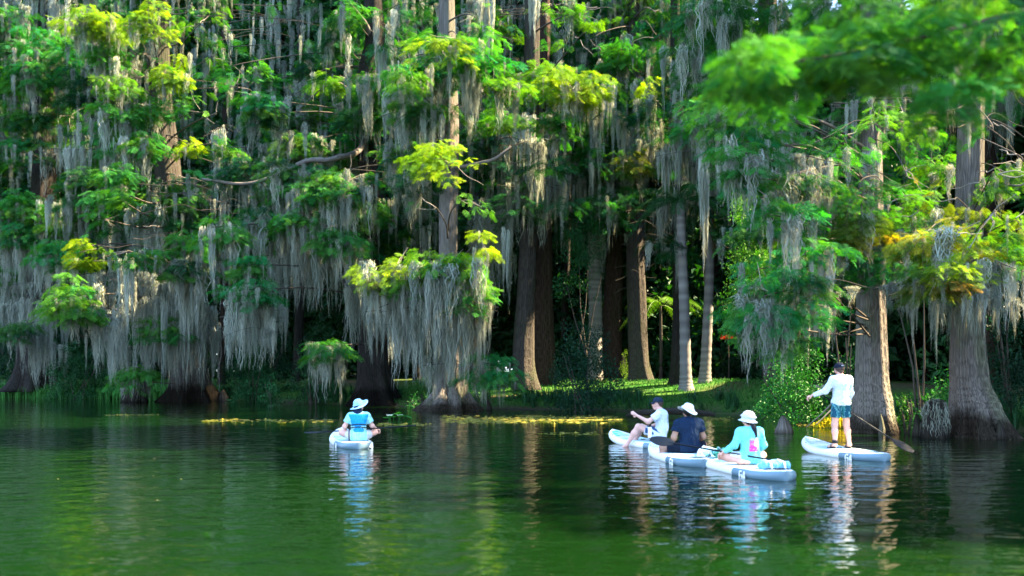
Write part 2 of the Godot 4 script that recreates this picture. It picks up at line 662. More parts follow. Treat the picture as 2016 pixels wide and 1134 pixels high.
func limb(t: Dictionary, pts: Array, r0: float, r1: float, m: Material, called := "limb") -> void:
	var ps := []
	var rs := []
	var n := pts.size()
	for i in (n - 1) * 4 + 1:
		var k := mini(i / 4, n - 2)
		var u := (i - k * 4) / 4.0
		var a: Vector3 = pts[maxi(k - 1, 0)]
		var d: Vector3 = pts[mini(k + 2, n - 1)]
		var p: Vector3 = (pts[k] as Vector3).cubic_interpolate(pts[k + 1], a, d, u)
		var s := float(i) / ((n - 1) * 4)
		ps.append(p + unit() * 0.2 * lerpf(r0, r1, s) - (t.node as Node3D).position)
		rs.append(lerpf(r0, r1, pow(s, 0.8)) * rr(0.88, 1.15))
	var b := MB.new()
	b.tube(ps, rs, 9)
	part(called, b.smooth(), m, t.node)

var bough_list := []
func bough(key: String, x0: float, y0: float, x1: float, y1: float, hue: String, hang := 0.0, nearer := 0.0, lit := true) -> void:
	bough_list.append([key, x0, y0, x1, y1, hue, hang, nearer])
	if lit and hue in ["yellow", "gold", "lime"]:
		var d: float = trees[key].d - nearer - 1.2
		clearings.append([spot((x0 + x1) * 0.5, (y0 + y1) * 0.5, d), clampf(0.5 * maxf(x1 - x0, y1 - y0) * d / FOCAL, 0.7, 2.8)])

func moss_colour() -> Color:
	var k := rr(0.75, 1.2)
	return Color(0.41, 0.445, 0.38).lerp(Color(0.19, 0.23, 0.19), rr(0, 1)) * k

func grow_boughs() -> void:
	var n := 0
	for s in bough_list:
		n += 1
		rng.seed = 5000 + n * 17
		var t: Dictionary = trees[s[0]]
		var node: Node3D = t.node
		var d: float = t.d - s[7] - (1.2 if t.d > 15.0 else 0.0)
		var c := spot((s[1] + s[3]) * 0.5, (s[2] + s[4]) * 0.5, d)
		var w: float = (s[3] - s[1]) * d / FOCAL
		var h: float = (s[4] - s[2]) * d / FOCAL
		var deep := clampf(w * 0.6, 0.7, 3.0)
		var base: Color = tint[s[5]]
		var xf := []
		var cols := []
		var sub := clampi(int(w * h * 2.4 + w * 1.5), 4, 44) if d > 10.0 else clampi(int(w * h * 45.0), 4, 9)
		var thick := 2.3 * clampf(38.0 / d, 0.9, 1.7) if d > 10.0 else 6.0
		var hubs := []
		for k in sub * 4:
			if hubs.size() >= sub: break
			var u := Vector3(rr(-1, 1), rr(-1, 1), rr(-1, 1))
			if Vector2(u.x, u.z).length() > 1.1 - 0.35 * absf(u.y): continue
			hubs.append(c + Vector3(u.x * w * 0.47, (u.y * 0.44 - 0.16 * u.x * u.x + 0.04) * h, u.z * deep * 0.5))
		for hub in hubs:
			var off := clampf(Vector2((hub.x - c.x) / w, (hub.y - c.y) / h).length() * 1.6, 0.0, 1.0)
			var rad := rr(0.42, 0.85) * clampf(minf(w, h * 1.6) * 0.75, 0.3, 1.1)
			var tone: Color = base * rr(0.75, 1.25)
			if s[5] in ["yellow", "gold"]: tone = tone.lerp(tint["green"], clampf(rr(-0.25, 0.45) + off * 0.5, 0.0, 0.9))
			elif s[5] in ["lime", "olive", "rust"]: tone = tone.lerp(tint["green"], clampf(rr(-0.2, 0.5) + off * 0.4, 0.0, 0.9))
			elif s[5] != "dark": tone = tone.lerp(tint["lime"], pow(rr(0.0, 0.7), 2.0))
			var fine := clampf(d / 38.0, 0.62, 1.1) if d > 10.0 else 0.25
			layer(xf, cols, node.position, hub, rad, int(26 * thick * clampf(rad, 0.35, 1.0)), tone, 0.24 * fine, 0.58 * fine, 0.12)
		many("foliage_bough", sprigs[n % sprigs.size()], M.needles, xf, cols, node)
		# the branch that bears it
		var from := trunk_at(t, c.y + rr(-1.2, 1.6))
		var f: Vector3 = from[0]
		var reach := (c - f).length()
		if reach > 0.5 and reach < 16.0 and s[0] != "overhead":
			var mid := f.lerp(c, 0.5) + Vector3(rr(-0.2, 0.2), 0.06 * reach * rr(-1.0, 1.4), rr(-0.3, 0.3))
			limb(t, [f, mid, c, c + (c - mid).normalized() * w * 0.25 + Vector3(0, -0.1, 0)], clampf(0.012 + reach * 0.0075, 0.02, 0.11) * (1.0 if d > 30.0 else 0.5), 0.008, M.limb, "limb")
		for k in 2 + int(w):      # bare twigs
			var hub: Vector3 = hubs[rng.randi() % hubs.size()]
			if d > 10.0 and rr(0, 1) < 0.6: limb(t, [c + (hub - c) * 0.2, hub.lerp(c, 0.4) + unit() * 0.08, hub, hub + (hub - c).normalized() * 0.35 + unit() * 0.12], 0.016, 0.005, M.twig, "twig")
		if s[6] > 0.0:
			var long: float = s[6] * d / FOCAL
			for k in int(3 + w * 4.5 * clampf(deep, 0.8, 1.6)):
				var x := rr(-0.47, 0.47)
				var at := c + Vector3(x * w, (rr(-0.35, 0.15) - 0.4 * x * x) * h, rr(-0.5, 0.5) * deep)
				var l := long * rr(0.35, 1.15) * (0.6 + 0.8 * absf(noise.get_noise_2d(at.x * 60.0, n * 30.0)) + 0.2)
				if in_gap(at + Vector3(0, -l * 0.3, 0), l * 0.22): continue
				var r := rr(0.07, 0.2) * clampf(l * 0.7, 0.5, 1.5)
				if rr(0, 1) < 0.22:
					r *= 1.7
					l *= 1.25
				t.moss.append(Transform3D(Basis(Vector3(0, 1, 0), rr(0, TAU)) * Basis.from_scale(Vector3(r, l, r)), at - node.position))
				t.mossc.append(moss_colour())

# one flat spray: plumes lying out from a twig and drooping at the rim
func layer(xf: Array, cols: Array, origin: Vector3, hub: Vector3, rad: float, n: int, tone: Color, l0: float, l1: float, margin: float) -> void:
	var tilt := rr(-0.25, 0.25)
	var lean := rr(0, TAU)
	for k in n:
		var a := rr(0, TAU)
		var rho := sqrt(rr(0.0, 1.0))
		var at := hub + Vector3(cos(a) * rho * rad, rr(-0.20, 0.16) * rad - 0.36 * rho * rho * rad + tilt * cos(a - lean) * rho * rad, sin(a) * rho * rad * 0.8)
		var b := a + rr(-0.7, 0.7)
		var dir := Vector3(cos(b), -0.15 - 0.95 * rho * rr(0.1, 1.0) + rr(-0.25, 0.3), sin(b)).normalized()
		var l := rr(l0, l1)
		if in_gap(at + dir * l * 0.5, margin): continue
		var x := dir.cross(Vector3(0, 1, 0)).normalized()
		var z := x.cross(dir)
		var turn := Basis(x, dir, z) * Basis(Vector3(0, 1, 0), rr(-0.8, 0.8))
		xf.append(Transform3D(Basis(turn.x * l, turn.y * l, turn.z * l), at - origin))
		var c := tone * rr(0.75, 1.28)
		c.a = 1.0
		cols.append(c)

# the part of a crown that no single bough stands out of: y range in metres, spread round the trunk, share of light foliage
func fill_crown(key: String, y0: float, y1: float, spread: float, count: int, moss_n: int, hue: String, back := 0.0, moss_len := 2.6) -> void:
	var t: Dictionary = trees[key]
	rng.seed = 9000 + hash(key) % 5000
	var node: Node3D = t.node
	var made := 0
	var base: Color = tint[hue].lerp(tint["dark"], 0.5)  # filler leaves darkened in their colour to deepen the shade inside the crown
	while made < count:
		var y := lerpf(y0, y1, pow(rr(0, 1), 0.8))
		var ax: Vector3 = trunk_at(t, y)[0]
		var full := spread * (1.0 - 0.45 * smoothstep(y0 + (y1 - y0) * 0.6, y1, y))
		var a := rr(0, TAU)
		var r := full * sqrt(rr(0.02, 1.0))
		var hub := Vector3(ax.x + cos(a) * r, y - r * 0.10, ax.z - back + sin(a) * r * 0.8)
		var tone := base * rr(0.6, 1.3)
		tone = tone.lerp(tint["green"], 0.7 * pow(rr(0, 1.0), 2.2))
		made += 30
		layer(t.fill, t.fillc, node.position, hub, rr(0.7, 1.3), 30, tone, 0.42, 0.85, 0.4)
		if rr(0, 1) < moss_n * 30.0 / count * 0.25:
			for k in 4:
				var at := hub + Vector3(rr(-0.8, 0.8), rr(-0.4, 0.2), rr(-0.8, 0.8))
				var l := moss_len * rr(0.4, 1.3)
				if in_gap(at + Vector3(0, -l * 0.3, 0), l * 0.22): continue
				var r2 := rr(0.10, 0.26)
				t.moss.append(Transform3D(Basis(Vector3(0, 1, 0), rr(0, TAU)) * Basis.from_scale(Vector3(r2, l, r2)), at - node.position))
				t.mossc.append(moss_colour())

func curtain(key: String, x0: float, x1: float, y0: float, y1: float, n: int, nearer := 0.0, thick := 1.0) -> void:   # moss hanging from bare limbs
	var t: Dictionary = trees[key]
	var d: float = t.d - nearer
	var node: Node3D = t.node
	rng.seed = 777 + int(x0 * 3 + y0 * 7)
	var top := spot(x0, y0, d)
	var end := spot(x1, y1, d)
	var l0 := top.y - end.y
	var arms := []
	for k in clampi(2 + n / 30, 2, 5):
		var drop := l0 * (0.0 if k == 0 else rr(0.0, 0.42))
		var z := top.z + rr(-0.9, 0.9)
		var a := Vector3(top.x - 0.4, top.y - drop + rr(-0.3, 0.2), z + rr(-0.4, 0.4))
		var m := Vector3(lerpf(top.x, end.x, rr(0.35, 0.65)), top.y - drop + rr(0.0, 0.35), z)
		var e := Vector3(end.x + 0.4, top.y - drop - rr(-0.1, 0.5), z + rr(-0.4, 0.4))
		arms.append([a, m, e])
		limb(t, [a, a.lerp(m, 0.5) + unit() * 0.14, m, m.lerp(e, 0.5) + unit() * 0.18, e], 0.022, 0.006, M.limb, "branch")
	for k in n:
		var arm: Array = arms[k % arms.size()]
		var u := rr(0.08, 0.92)
		var at: Vector3 = (arm[0] as Vector3).lerp(arm[1], u * 2.0) if u < 0.5 else (arm[1] as Vector3).lerp(arm[2], u * 2.0 - 1.0)
		var zz := at.z - top.z
		var l := (top.y - end.y) * lerpf(0.22, 1.0, pow(rr(0, 1), 1.3)) * (0.5 + 0.8 * absf(noise.get_noise_2d(at.x * 90.0, y0 + zz * 60.0)) + 0.2)
		l = minf(l, at.y - end.y + 0.1)
		if l < 0.25: continue
		if in_gap(at + Vector3(0, -l * 0.3, 0), l * 0.22): continue
		var r := rr(0.08, 0.2) * thick * clampf(l * 0.5, 0.6, 1.5)
		if rr(0, 1) < 0.25:
			r *= 1.8
			l = minf(l * 1.3, at.y - end.y + 0.1)
		t.moss.append(Transform3D(Basis(Vector3(0, 1, 0), rr(0, TAU)) * Basis.from_scale(Vector3(r, l, r)), at - node.position))
		t.mossc.append(moss_colour())

func finish_trees() -> void:
	var n := 0
	for key in trees:
		var t: Dictionary = trees[key]
		n += 1
		many("crown", sprigs[n % sprigs.size()], M.needles, t.fill, t.fillc, t.node)
		for v in 3:
			var xf := []
			var cs := []
			for i in range(v, t.moss.size(), 3):
				xf.append(t.moss[i]); cs.append(t.mossc[i])
			many("hanging_moss", tails[(n + v * 2) % tails.size()], M.moss, xf, cs, t.node)

func festoon(label: String, d: float, x0: float, x1: float, y0: float, y1: float, n: int, shape := 0.0, pale := 1.0) -> void:
	# one long hank of moss that stands out in the picture; shape -1 longest at the left, 0 in the middle, 1 at the right
	rng.seed = 3100 + int(x0 * 5 + y1)
	var top := spot((x0 + x1) * 0.5, y0, d)
	var o := thing("moss_festoon", label, "moss", top, 0.0, "festoons of moss hanging over the water")
	var w := (x1 - x0) * d / FOCAL
	var long := (y1 - y0) * d / FOCAL
	var b := MB.new()
	for k in n:
		var u := (k + 0.5) / n * 2.0 - 1.0
		var fall := 1.0 - 0.42 * absf(u - shape * 0.8) * rr(0.6, 1.1)
		var r := w / n * rr(0.55, 0.8)
		tail_into(b, Vector3(u * w * 0.5 * (1.0 - 0.1 * absf(u)), rr(-0.04, 0.0) * long, rr(-0.3, 0.3) * minf(w, 0.8)), r, long * clampf(fall, 0.35, 1.0) * (1.0 if k == int((shape * 0.8 + 1.0) * 0.5 * n) else rr(0.75, 1.0)), 52, 0.011 * clampf(d / 30.0, 0.8, 1.6))
	for k in b.c.size(): b.c[k] = b.c[k] * Color(0.39, 0.43, 0.365) * pale
	part("strands", b.flat(), M.moss, o)
	var tw := MB.new()
	tw.tube([Vector3(-w * 0.6, 0.05, 0.05), Vector3(0, 0.02 * long, 0), Vector3(w * 0.6, 0.06, -0.08)], [0.012, 0.02, 0.012], 6)
	part("twig", tw.smooth(), M.twig, o)

func shrub(called: String, label: String, d: float, x0: float, y0: float, x1: float, y1: float, hue: Color, kind: int, density := 1.0, group := "", leaf_size := 1.0) -> Node3D:
	rng.seed = 6100 + int(x0 * 3 + y0)
	var foot := spot((x0 + x1) * 0.5, y1, d)
	var w := (x1 - x0) * d / FOCAL
	var h := (y1 - y0) * d / FOCAL
	var o := thing(called, label, "shrub", foot, 0.0, group)
	var xf := []
	var cols := []
	var deep := clampf(w * 0.5, 0.8, 2.5)
	for k in int(w * h * 44.0 * density) + 20:
		var u := Vector3(rr(-1, 1), rr(0, 1), rr(-1, 1))
		var lump := 0.78 + 0.55 * noise.get_noise_3d(u.x * w * 55.0 + x0, u.y * h * 55.0, u.z * 60.0)
		if Vector2(u.x, u.z).length() > lump * (1.0 - 0.55 * u.y * u.y) : continue
		var at := Vector3(u.x * w * 0.52, u.y * h * (0.8 + 0.3 * lump), u.z * deep)
		if in_gap(foot + at, 0.2): continue
		var r := rr(0.2, 0.34) * leaf_size
		xf.append(Transform3D(Basis.from_euler(Vector3(rr(-0.4, 0.4), rr(0, TAU), rr(-0.4, 0.4))).scaled(Vector3(r, r, r)), at))
		var c := hue * rr(0.6, 1.4) * (0.8 + 0.4 * noise.get_noise_3d(at.x * 60.0, at.y * 60.0, at.z * 60.0 + x0))
		c.a = 1.0
		cols.append(c)
	many("foliage", leafs[kind], M.leaf, xf, cols, o)
	for k in 4:
		var b := MB.new()
		var top := Vector3(rr(-0.35, 0.35) * w, h * rr(0.5, 0.8), rr(-0.3, 0.3))
		b.tube([Vector3(rr(-0.1, 0.1) * w, -0.3, 0), top * 0.5 + unit() * 0.1, top], [0.04, 0.03, 0.015], 6)
		part("stem", b.smooth(), M.limb, o)
	return o

# ------------------------------------------------------------------ boards and paddles
func rail_half(t: float, wide: float) -> float:
	var u := 2.0 * t - 1.0
	return wide * 0.5 * (pow(maxf(0.0, 1.0 - pow(-u, 2.6)), 0.56) if u < 0.0 else pow(maxf(0.0, 1.0 - pow(u, 4.2)), 0.55))

func rocker(t: float) -> float:
	return 0.17 * pow(maxf(0.0, 0.42 - t) / 0.42, 2.0) + 0.03 * pow(maxf(0.0, t - 0.8) / 0.2, 2.0)

func board(label: String, at: Vector3, turn: float, length: float, wide: float, accent: Color, mark: String, tail_mark: bool) -> Node3D:
	var o := thing("paddle_board", label, "paddle board", at, turn, "inflatable paddle boards")
	var n := 44
	var rows := []
	var R := 0.082
	for i in n + 1:
		var t := 0.5 - 0.5 * cos(PI * i / n)
		var hw := rail_half(t, wide)
		var z := (t - 0.5) * length
		var r := minf(R, hw + 0.002)
		var y := rocker(t) + 0.043
		var row := []
		for j in 9:
			var a := -PI / 2 + PI * j / 8.0
			row.append(Vector3(maxf(0.0, hw - R) + r * cos(a), y + R * sin(a), z))
		for j in 9:
			var a := PI / 2 + PI * j / 8.0
			row.append(Vector3(-maxf(0.0, hw - R) + r * cos(a), y + R * sin(a), z))
		rows.append(row)
	var b := MB.new()
	b.grid(rows, true)
	part("hull", b.smooth(), M.hull, o)
	# dark band round the tail rails
	b = MB.new()
	rows = []
	for k in 61:
		var s := k / 60.0 * 2.0 - 1.0
		var t := 1.0 - 0.32 * pow(absf(s), 1.6)
		var hw := rail_half(t, wide)
		var sgn := signf(s) if absf(s) > 0.001 else 1.0
		var row := []
		for j in 7:
			var a := lerpf(-1.15, 1.05, j / 6.0)
			var e := rail_half(minf(t + 0.01, 1.0), wide) - rail_half(t - 0.01, wide)
			var nrm := Vector3(sgn * 0.02 * length, 0, -e).normalized()
			if absf(s) < 0.02: nrm = Vector3(0, 0, 1)
			row.append(Vector3(sgn * maxf(0.0, hw - R), rocker(t) + 0.043, (t - 0.5) * length) + Vector3(sgn * minf(R, hw) * cos(a), R * sin(a), 0) + nrm * 0.004 * cos(a) + Vector3(0, 0.004 * sin(a), 0))
		rows.append(row)
	b.grid(rows, false)
	part("rail_band", b.smooth(), M.rail, o)
	# foam deck pad, in three fields with grooves between
	for f in [[0.30, 0.475], [0.485, 0.66], [0.67, 0.90]]:
		b = MB.new()
		rows = []
		for i in 9:
			var t := lerpf(f[0], f[1], i / 8.0)
			var hw := rail_half(t, wide) - 0.10
			var y := rocker(t) + 0.043 + R
			var row := []
			for q in [[-hw, 0.0], [-hw + 0.012, 0.006], [hw - 0.012, 0.006], [hw, 0.0]]: row.append(Vector3(q[0], y + q[1], (t - 0.5) * length))
			rows.append(row)
		b.grid(rows, false)
		part("deck_pad", b.smooth(), mat(lin(0.42, 0.56, 0.60), 0.8, 0.3), o)
	# coloured print on the nose
	b = MB.new()
	rows = []
	for i in 9:
		var t := lerpf(0.05, 0.22, i / 8.0)
		var hw := (rail_half(t, wide) - 0.075) * 0.9
		var row := []
		for j in 5: row.append(Vector3(lerpf(-hw, hw * 0.5, j / 4.0), rocker(t) + 0.043 + R + 0.004, (t - 0.5) * length))
		rows.append(row)
	b.grid(rows, false)
	part("nose_print", b.smooth(), mat(accent, 0.5, 0.4), o)
	# bungee laced across the front and back decks
	for end in [[0.13, 0.29], [0.90, 0.97]]:
		var zig := []
		for k in 7:
			var t := lerpf(end[0], end[1], k / 6.0)
			var hw := rail_half(t, wide) * 0.55
			zig.append(Vector3(hw * (1.0 if k % 2 else -1.0), rocker(t) + 0.043 + R + 0.022, (t - 0.5) * length))
		b = MB.new()
		b.tube(zig, [0.006, 0.006, 0.006, 0.006, 0.006, 0.006, 0.006], 6)
		part("bungee", b.smooth(), M.black if end[0] > 0.5 else M.white, o)
	b = MB.new()
	b.tube([Vector3(-0.07, 0.105, -0.1), Vector3(-0.05, 0.13, -0.1), Vector3(0.05, 0.13, -0.1), Vector3(0.07, 0.105, -0.1)], [0.012, 0.014, 0.014, 0.012], 6)
	part("carry_handle", b.smooth(), M.black, o)
	b = MB.new()
	b.ball(Vector3(-rail_half(0.16, wide) + 0.055, rocker(0.16) + 0.115, (0.16 - 0.5) * length), Vector3(0.02, 0.012, 0.02), 6)
	part("valve", b.smooth(), M.black, o)
	var tm := TextMesh.new()
	tm.text = mark
	var fnt := SystemFont.new()
	fnt.font_names = PackedStringArray(["Droid Sans"])
	fnt.font_weight = 700
	tm.font = fnt
	tm.font_size = 64
	tm.pixel_size = 0.0028
	tm.depth = 0.006
	var side := maxf(rail_half(0.72, wide), rail_half(0.80, wide))
	var l := part("lettering", tm, M.white, o)
	l.transform = Transform3D(Basis(Vector3(0, 0, 1), Vector3(0, 1, 0), Vector3(-1, 0, 0)), Vector3(-side - 0.006, rocker(0.8) + 0.03, (0.80 - 0.5) * length))
	if tail_mark:
		var l2 := part("lettering", tm, M.white, o)
		l2.transform = Transform3D(Basis(Vector3(0, 1, 0), 0.35), Vector3(0.22, 0.055, (rail_mark(wide)) * length - 0.5 * length + 0.012))
	return o

func rail_mark(wide: float) -> float:      # how far back the tail's rail is where it is 0.22 m off the middle
	var t := 0.99
	while rail_half(t, wide) < 0.24 and t > 0.8: t -= 0.002
	return t

func paddle(label: String, grip: Vector3, tip: Vector3, flat: Vector3, blade_mat: Material) -> Node3D:
	var o := thing("paddle", label, "paddle", grip, 0.0, "paddles in use")
	var v := tip - grip
	var u := v.normalized()
	var side := u.cross(flat).normalized()
	var face := side.cross(u)
	var neck := v - u * 0.46
	var b := MB.new()
	b.tube([Vector3.ZERO, neck * 0.5, neck, neck + u * 0.12], [0.0145, 0.0145, 0.0145, 0.010], 10)
	part("shaft", b.smooth(), M.carbon, o)
	b = MB.new()
	b.tube([side * -0.055, side * -0.02 - u * 0.012, side * 0.02 - u * 0.012, side * 0.055], [0.014, 0.018, 0.018, 0.014], 10)
	part("grip", b.smooth(), M.black, o)
	b = MB.new()
	b.tube([neck * 0.55, neck * 0.55 + u * 0.06], [0.019, 0.019], 10)
	part("clamp", b.smooth(), M.black, o)
	b = MB.new()
	var rows := []
	for i in 13:
		var t := i / 12.0
		var w := 0.105 * pow(sin(PI * clampf(t * 0.86 + 0.06, 0, 1)), 0.7)
		var row := []
		for j in 12:
			var a := TAU * j / 12
			row.append(neck + u * (0.02 + 0.44 * t) + side * cos(a) * w + face * (sin(a) * 0.007 + 0.02 * t * t))
		rows.append(row)
	b.grid(rows, true)
	part("blade", b.smooth(), blade_mat, o)
	return o

# ------------------------------------------------------------------ people
func hand_into(mb: MB, wrist: Vector3, dir: Vector3, palm: Vector3, thumb_side: float, curl: float, skin: Color) -> void:
	var u := dir.normalized()
	var n := (palm - u * palm.dot(u)).normalized()
	var s := u.cross(n) * thumb_side
	var bones := []
	bones.append([wrist, wrist + u * 0.085, 0.027, 0.036, n, 1.9])
	var lens := [0.040, 0.046, 0.043, 0.034]
	for f in 4:
		var p: Vector3 = wrist + u * (0.085 - absf(f - 1.2) * 0.005) + s * (0.030 - 0.020 * f)
		var d := u
		var r := 0.0105 if f < 3 else 0.009
		for seg in 3:
			d = d.rotated(u.cross(n).normalized(), curl * (0.7 if seg == 0 else 1.0))
			var e: Vector3 = p + d * lens[f] * [1.0, 0.75, 0.6][seg]
			bones.append([p, e, r, r * 0.92])
			p = e
			r *= 0.94
	var t0 := wrist + u * 0.028 + s * 0.026
	var t1 := t0 + (u * 0.55 + s * 0.75 + n * 0.35).normalized() * 0.040
	bones.append([t0, t1, 0.014, 0.012])
	bones.append([t1, t1 + (u * 0.8 + s * 0.1 + n * 0.6).normalized() * 0.034, 0.012, 0.010])
	mb.tint = skin
	net(bones, 0.0045, 0.008, [], 0.0, null, mb)

func head_into(mb: MB, at: Vector3, b: Basis, skin: Color, hair: Color) -> void:
	var bones := []
	for q in [[Vector3(0, 0.03, 0.025), Vector3(0, 0.035, -0.025), 0.088, 0.080], [Vector3(0, -0.02, -0.035), Vector3(0, -0.088, -0.062), 0.066, 0.034], [Vector3(0, -0.03, 0.01), Vector3(0, -0.13, 0.02), 0.055, 0.055],
			[Vector3(0, 0.012, -0.098), Vector3(0, -0.028, -0.118), 0.008, 0.014], [Vector3(0, -0.055, -0.088), Vector3(0, -0.062, -0.090), 0.020, 0.020], [Vector3(-0.035, 0.025, -0.088), Vector3(0.035, 0.025, -0.088), 0.016, 0.016]]:
		bones.append([at + b * q[0], at + b * q[1], q[2], q[3]])
	for s in [-1.0, 1.0]:
		bones.append([at + b * Vector3(s * 0.082, 0.012, 0.008), at + b * Vector3(s * 0.084, -0.022, 0.0), 0.024, 0.015, b * Vector3(1, 0, 0), 2.2])
		bones.append([at + b * Vector3(s * 0.045, -0.022, -0.062), at + b * Vector3(s * 0.045, -0.03, -0.06), 0.028, 0.025])
	var inv := b.inverse()
	var paint := func(p: Vector3) -> Color:
		var q := inv * (p - at)
		if q.z < -0.07:
			for s in [-1.0, 1.0]:
				if Vector2(q.x - s * 0.033, (q.y - 0.002) * 1.6).length() < 0.013: return Color(0.03, 0.02, 0.015)
			if absf(q.x) < 0.024 and absf(q.y + 0.058) < 0.006: return skin * Color(0.75, 0.45, 0.45)
			if absf(absf(q.x) - 0.034) < 0.02 and absf(q.y - 0.026) < 0.006: return hair
		if q.y > 0.035 - 0.45 * maxf(q.z + 0.02, 0.0) * 3.0 and (q.y > 0.06 or q.z > -0.03) and q.y > -0.085: return hair
		return skin
	net(bones, 0.0075, 0.022, [], 0.0, paint, mb)

func lathe(profile: Array, at: Vector3, b: Basis, wave := 0.0, turns := 2.0, phase := 0.0, n := 36, squash := 1.0) -> MB:
	var mb := MB.new()
	var rows := []
	for q in profile:
		var row := []
		for j in n:
			var a := TAU * j / n
			var lift: float = wave * maxf(0.0, q[0] - 0.10) / 0.1 * cos(a * turns + phase)
			row.append(at + b * Vector3(cos(a) * q[0], q[1] + lift, sin(a) * q[0] * squash))
		rows.append(row)
	mb.grid(rows, true)
	return mb

# J holds the joints in the person's own frame (facing -z); returns the person's root
func figure(label: String, at: Vector3, turn: float, size: float, J: Dictionary, skin: Color, hair: Color) -> Node3D:
	var o := thing("person", label, "person", at, turn)
	o.scale = Vector3(size, size, size)
	var fz := Vector3(0, 0, 1)
	var w: float = J.get("broad", 1.0)
	var bones := [
		[J.pel + Vector3(-0.05, 0, 0), J.pel + Vector3(0.05, 0, 0), 0.115 * w, 0.115 * w, fz, 1.1], [J.pel, J.waist, 0.135 * w, 0.118 * w, fz, 1.3], [J.waist, J.chest, 0.118 * w, 0.148 * w, fz, 1.35],
		[J.chest + Vector3(-0.05, 0.04, 0), J.chest + Vector3(0.05, 0.04, 0), 0.12 * w, 0.12 * w, fz, 1.2], [J.shL, J.shR, 0.06 * w, 0.06 * w], [J.chest, J.neck, 0.09, 0.058], [J.neck, J.head + Vector3(0, -0.06, 0.01), 0.056, 0.052]]
	for s in ["L", "R"]:
		bones.append([J["sh" + s], J["el" + s], 0.054 * w, 0.043 * w])
		bones.append([J["el" + s], J["wr" + s], 0.043 * w, 0.028])
		bones.append([J["hip" + s], J["kn" + s], 0.088 * w, 0.058 * w])
		var calf: Vector3 = (J["kn" + s] as Vector3).lerp(J["an" + s], 0.35)
		bones.append([J["kn" + s], calf, 0.055, 0.057 * w])
		bones.append([calf, J["an" + s], 0.057 * w, 0.036])
		bones.append([J["an" + s], J["toe" + s], 0.038, 0.028])
	var mb := MB.new()
	mb.tint = skin
	net(bones, 0.015, 0.045, [], 0.0, null, mb)
	head_into(mb, J.head, J.look, skin, hair)
	for s in ["L", "R"]:
		var wr: Vector3 = J["wr" + s]
		var dir: Vector3 = J.get("hd" + s, (wr - J["el" + s]))
		hand_into(mb, wr - dir.normalized() * 0.01, dir, J.get("palm" + s, Vector3(0, -1, 0)), J.get("thumb" + s, 1.0 if s == "L" else -1.0), J.get("curl" + s, 0.55), skin)
	part("body", mb.smooth(), M.flesh, o)
	o.set_meta("joints", 0)
	o.remove_meta("joints")
	return o

func shirt(o: Node3D, J: Dictionary, sleeve: float, hem: float, paint: Callable, ease := 0.02) -> void:
	var w: float = J.get("broad", 1.0)
	var fz := Vector3(0, 0, 1)
	var low: Vector3 = J.pel + Vector3(0, -0.02, 0)
	var bones := [[low + Vector3(-0.05, 0, 0), low + Vector3(0.05, 0, 0), 0.125 * w + ease, 0.125 * w + ease, fz, 1.12], [J.pel, J.waist, 0.142 * w + ease, 0.13 * w + ease, fz, 1.25], [J.waist, J.chest, 0.13 * w + ease, 0.150 * w + ease, fz, 1.3],
		[J.chest + Vector3(-0.05, 0.04, 0), J.chest + Vector3(0.05, 0.04, 0), 0.12 * w + ease, 0.12 * w + ease, fz, 1.2], [J.shL, J.shR, 0.062 * w + ease * 0.6, 0.062 * w + ease * 0.6], [J.chest, J.neck + Vector3(0, -0.03, 0), 0.1, 0.068]]
	for s in ["L", "R"]:
		var a: Vector3 = J["sh" + s]
		var e: Vector3 = J["el" + s]
		if sleeve <= 1.0: bones.append([a, a.lerp(e, sleeve), 0.060 * w + ease * 0.6, 0.056 * w + ease, null, 1.0, true])
		else:
			bones.append([a, e, 0.060 * w + ease * 0.6, 0.047 * w + ease * 0.5])
			bones.append([e, e.lerp(J["wr" + s], sleeve - 1.0), 0.047 * w + ease * 0.5, 0.034 + ease * 0.4, null, 1.0, true])
	var mb := net(bones, 0.0145, 0.04, [[Vector3(0, hem, 0), Vector3(0, -1, 0)]], 0.016, paint)
	part("shirt", mb.smooth(), M.cloth, o)

func shorts(o: Node3D, J: Dictionary, down: float, paint: Callable, ease := 0.022) -> void:
	var w: float = J.get("broad", 1.0)
	var fz := Vector3(0, 0, 1)
	var bones := [[J.pel + Vector3(-0.05, -0.01, 0), J.pel + Vector3(0.05, -0.01, 0), 0.118 * w + ease * 0.6, 0.118 * w + ease * 0.6, fz, 1.1], [J.pel, J.waist, 0.138 * w, 0.12 * w, fz, 1.28]]
	for s in ["L", "R"]:
		var a: Vector3 = J["hip" + s]
		bones.append([a, a.lerp(J["kn" + s], down), 0.09 * w + ease * 0.6, 0.074 * w + ease, null, 1.0, true])
	var mb := net(bones, 0.0145, 0.03, [], 0.008, paint)
	part("shorts", mb.smooth(), M.cloth, o)

func plain(c: Color) -> Callable:
	return func(_p: Vector3) -> Color: return c

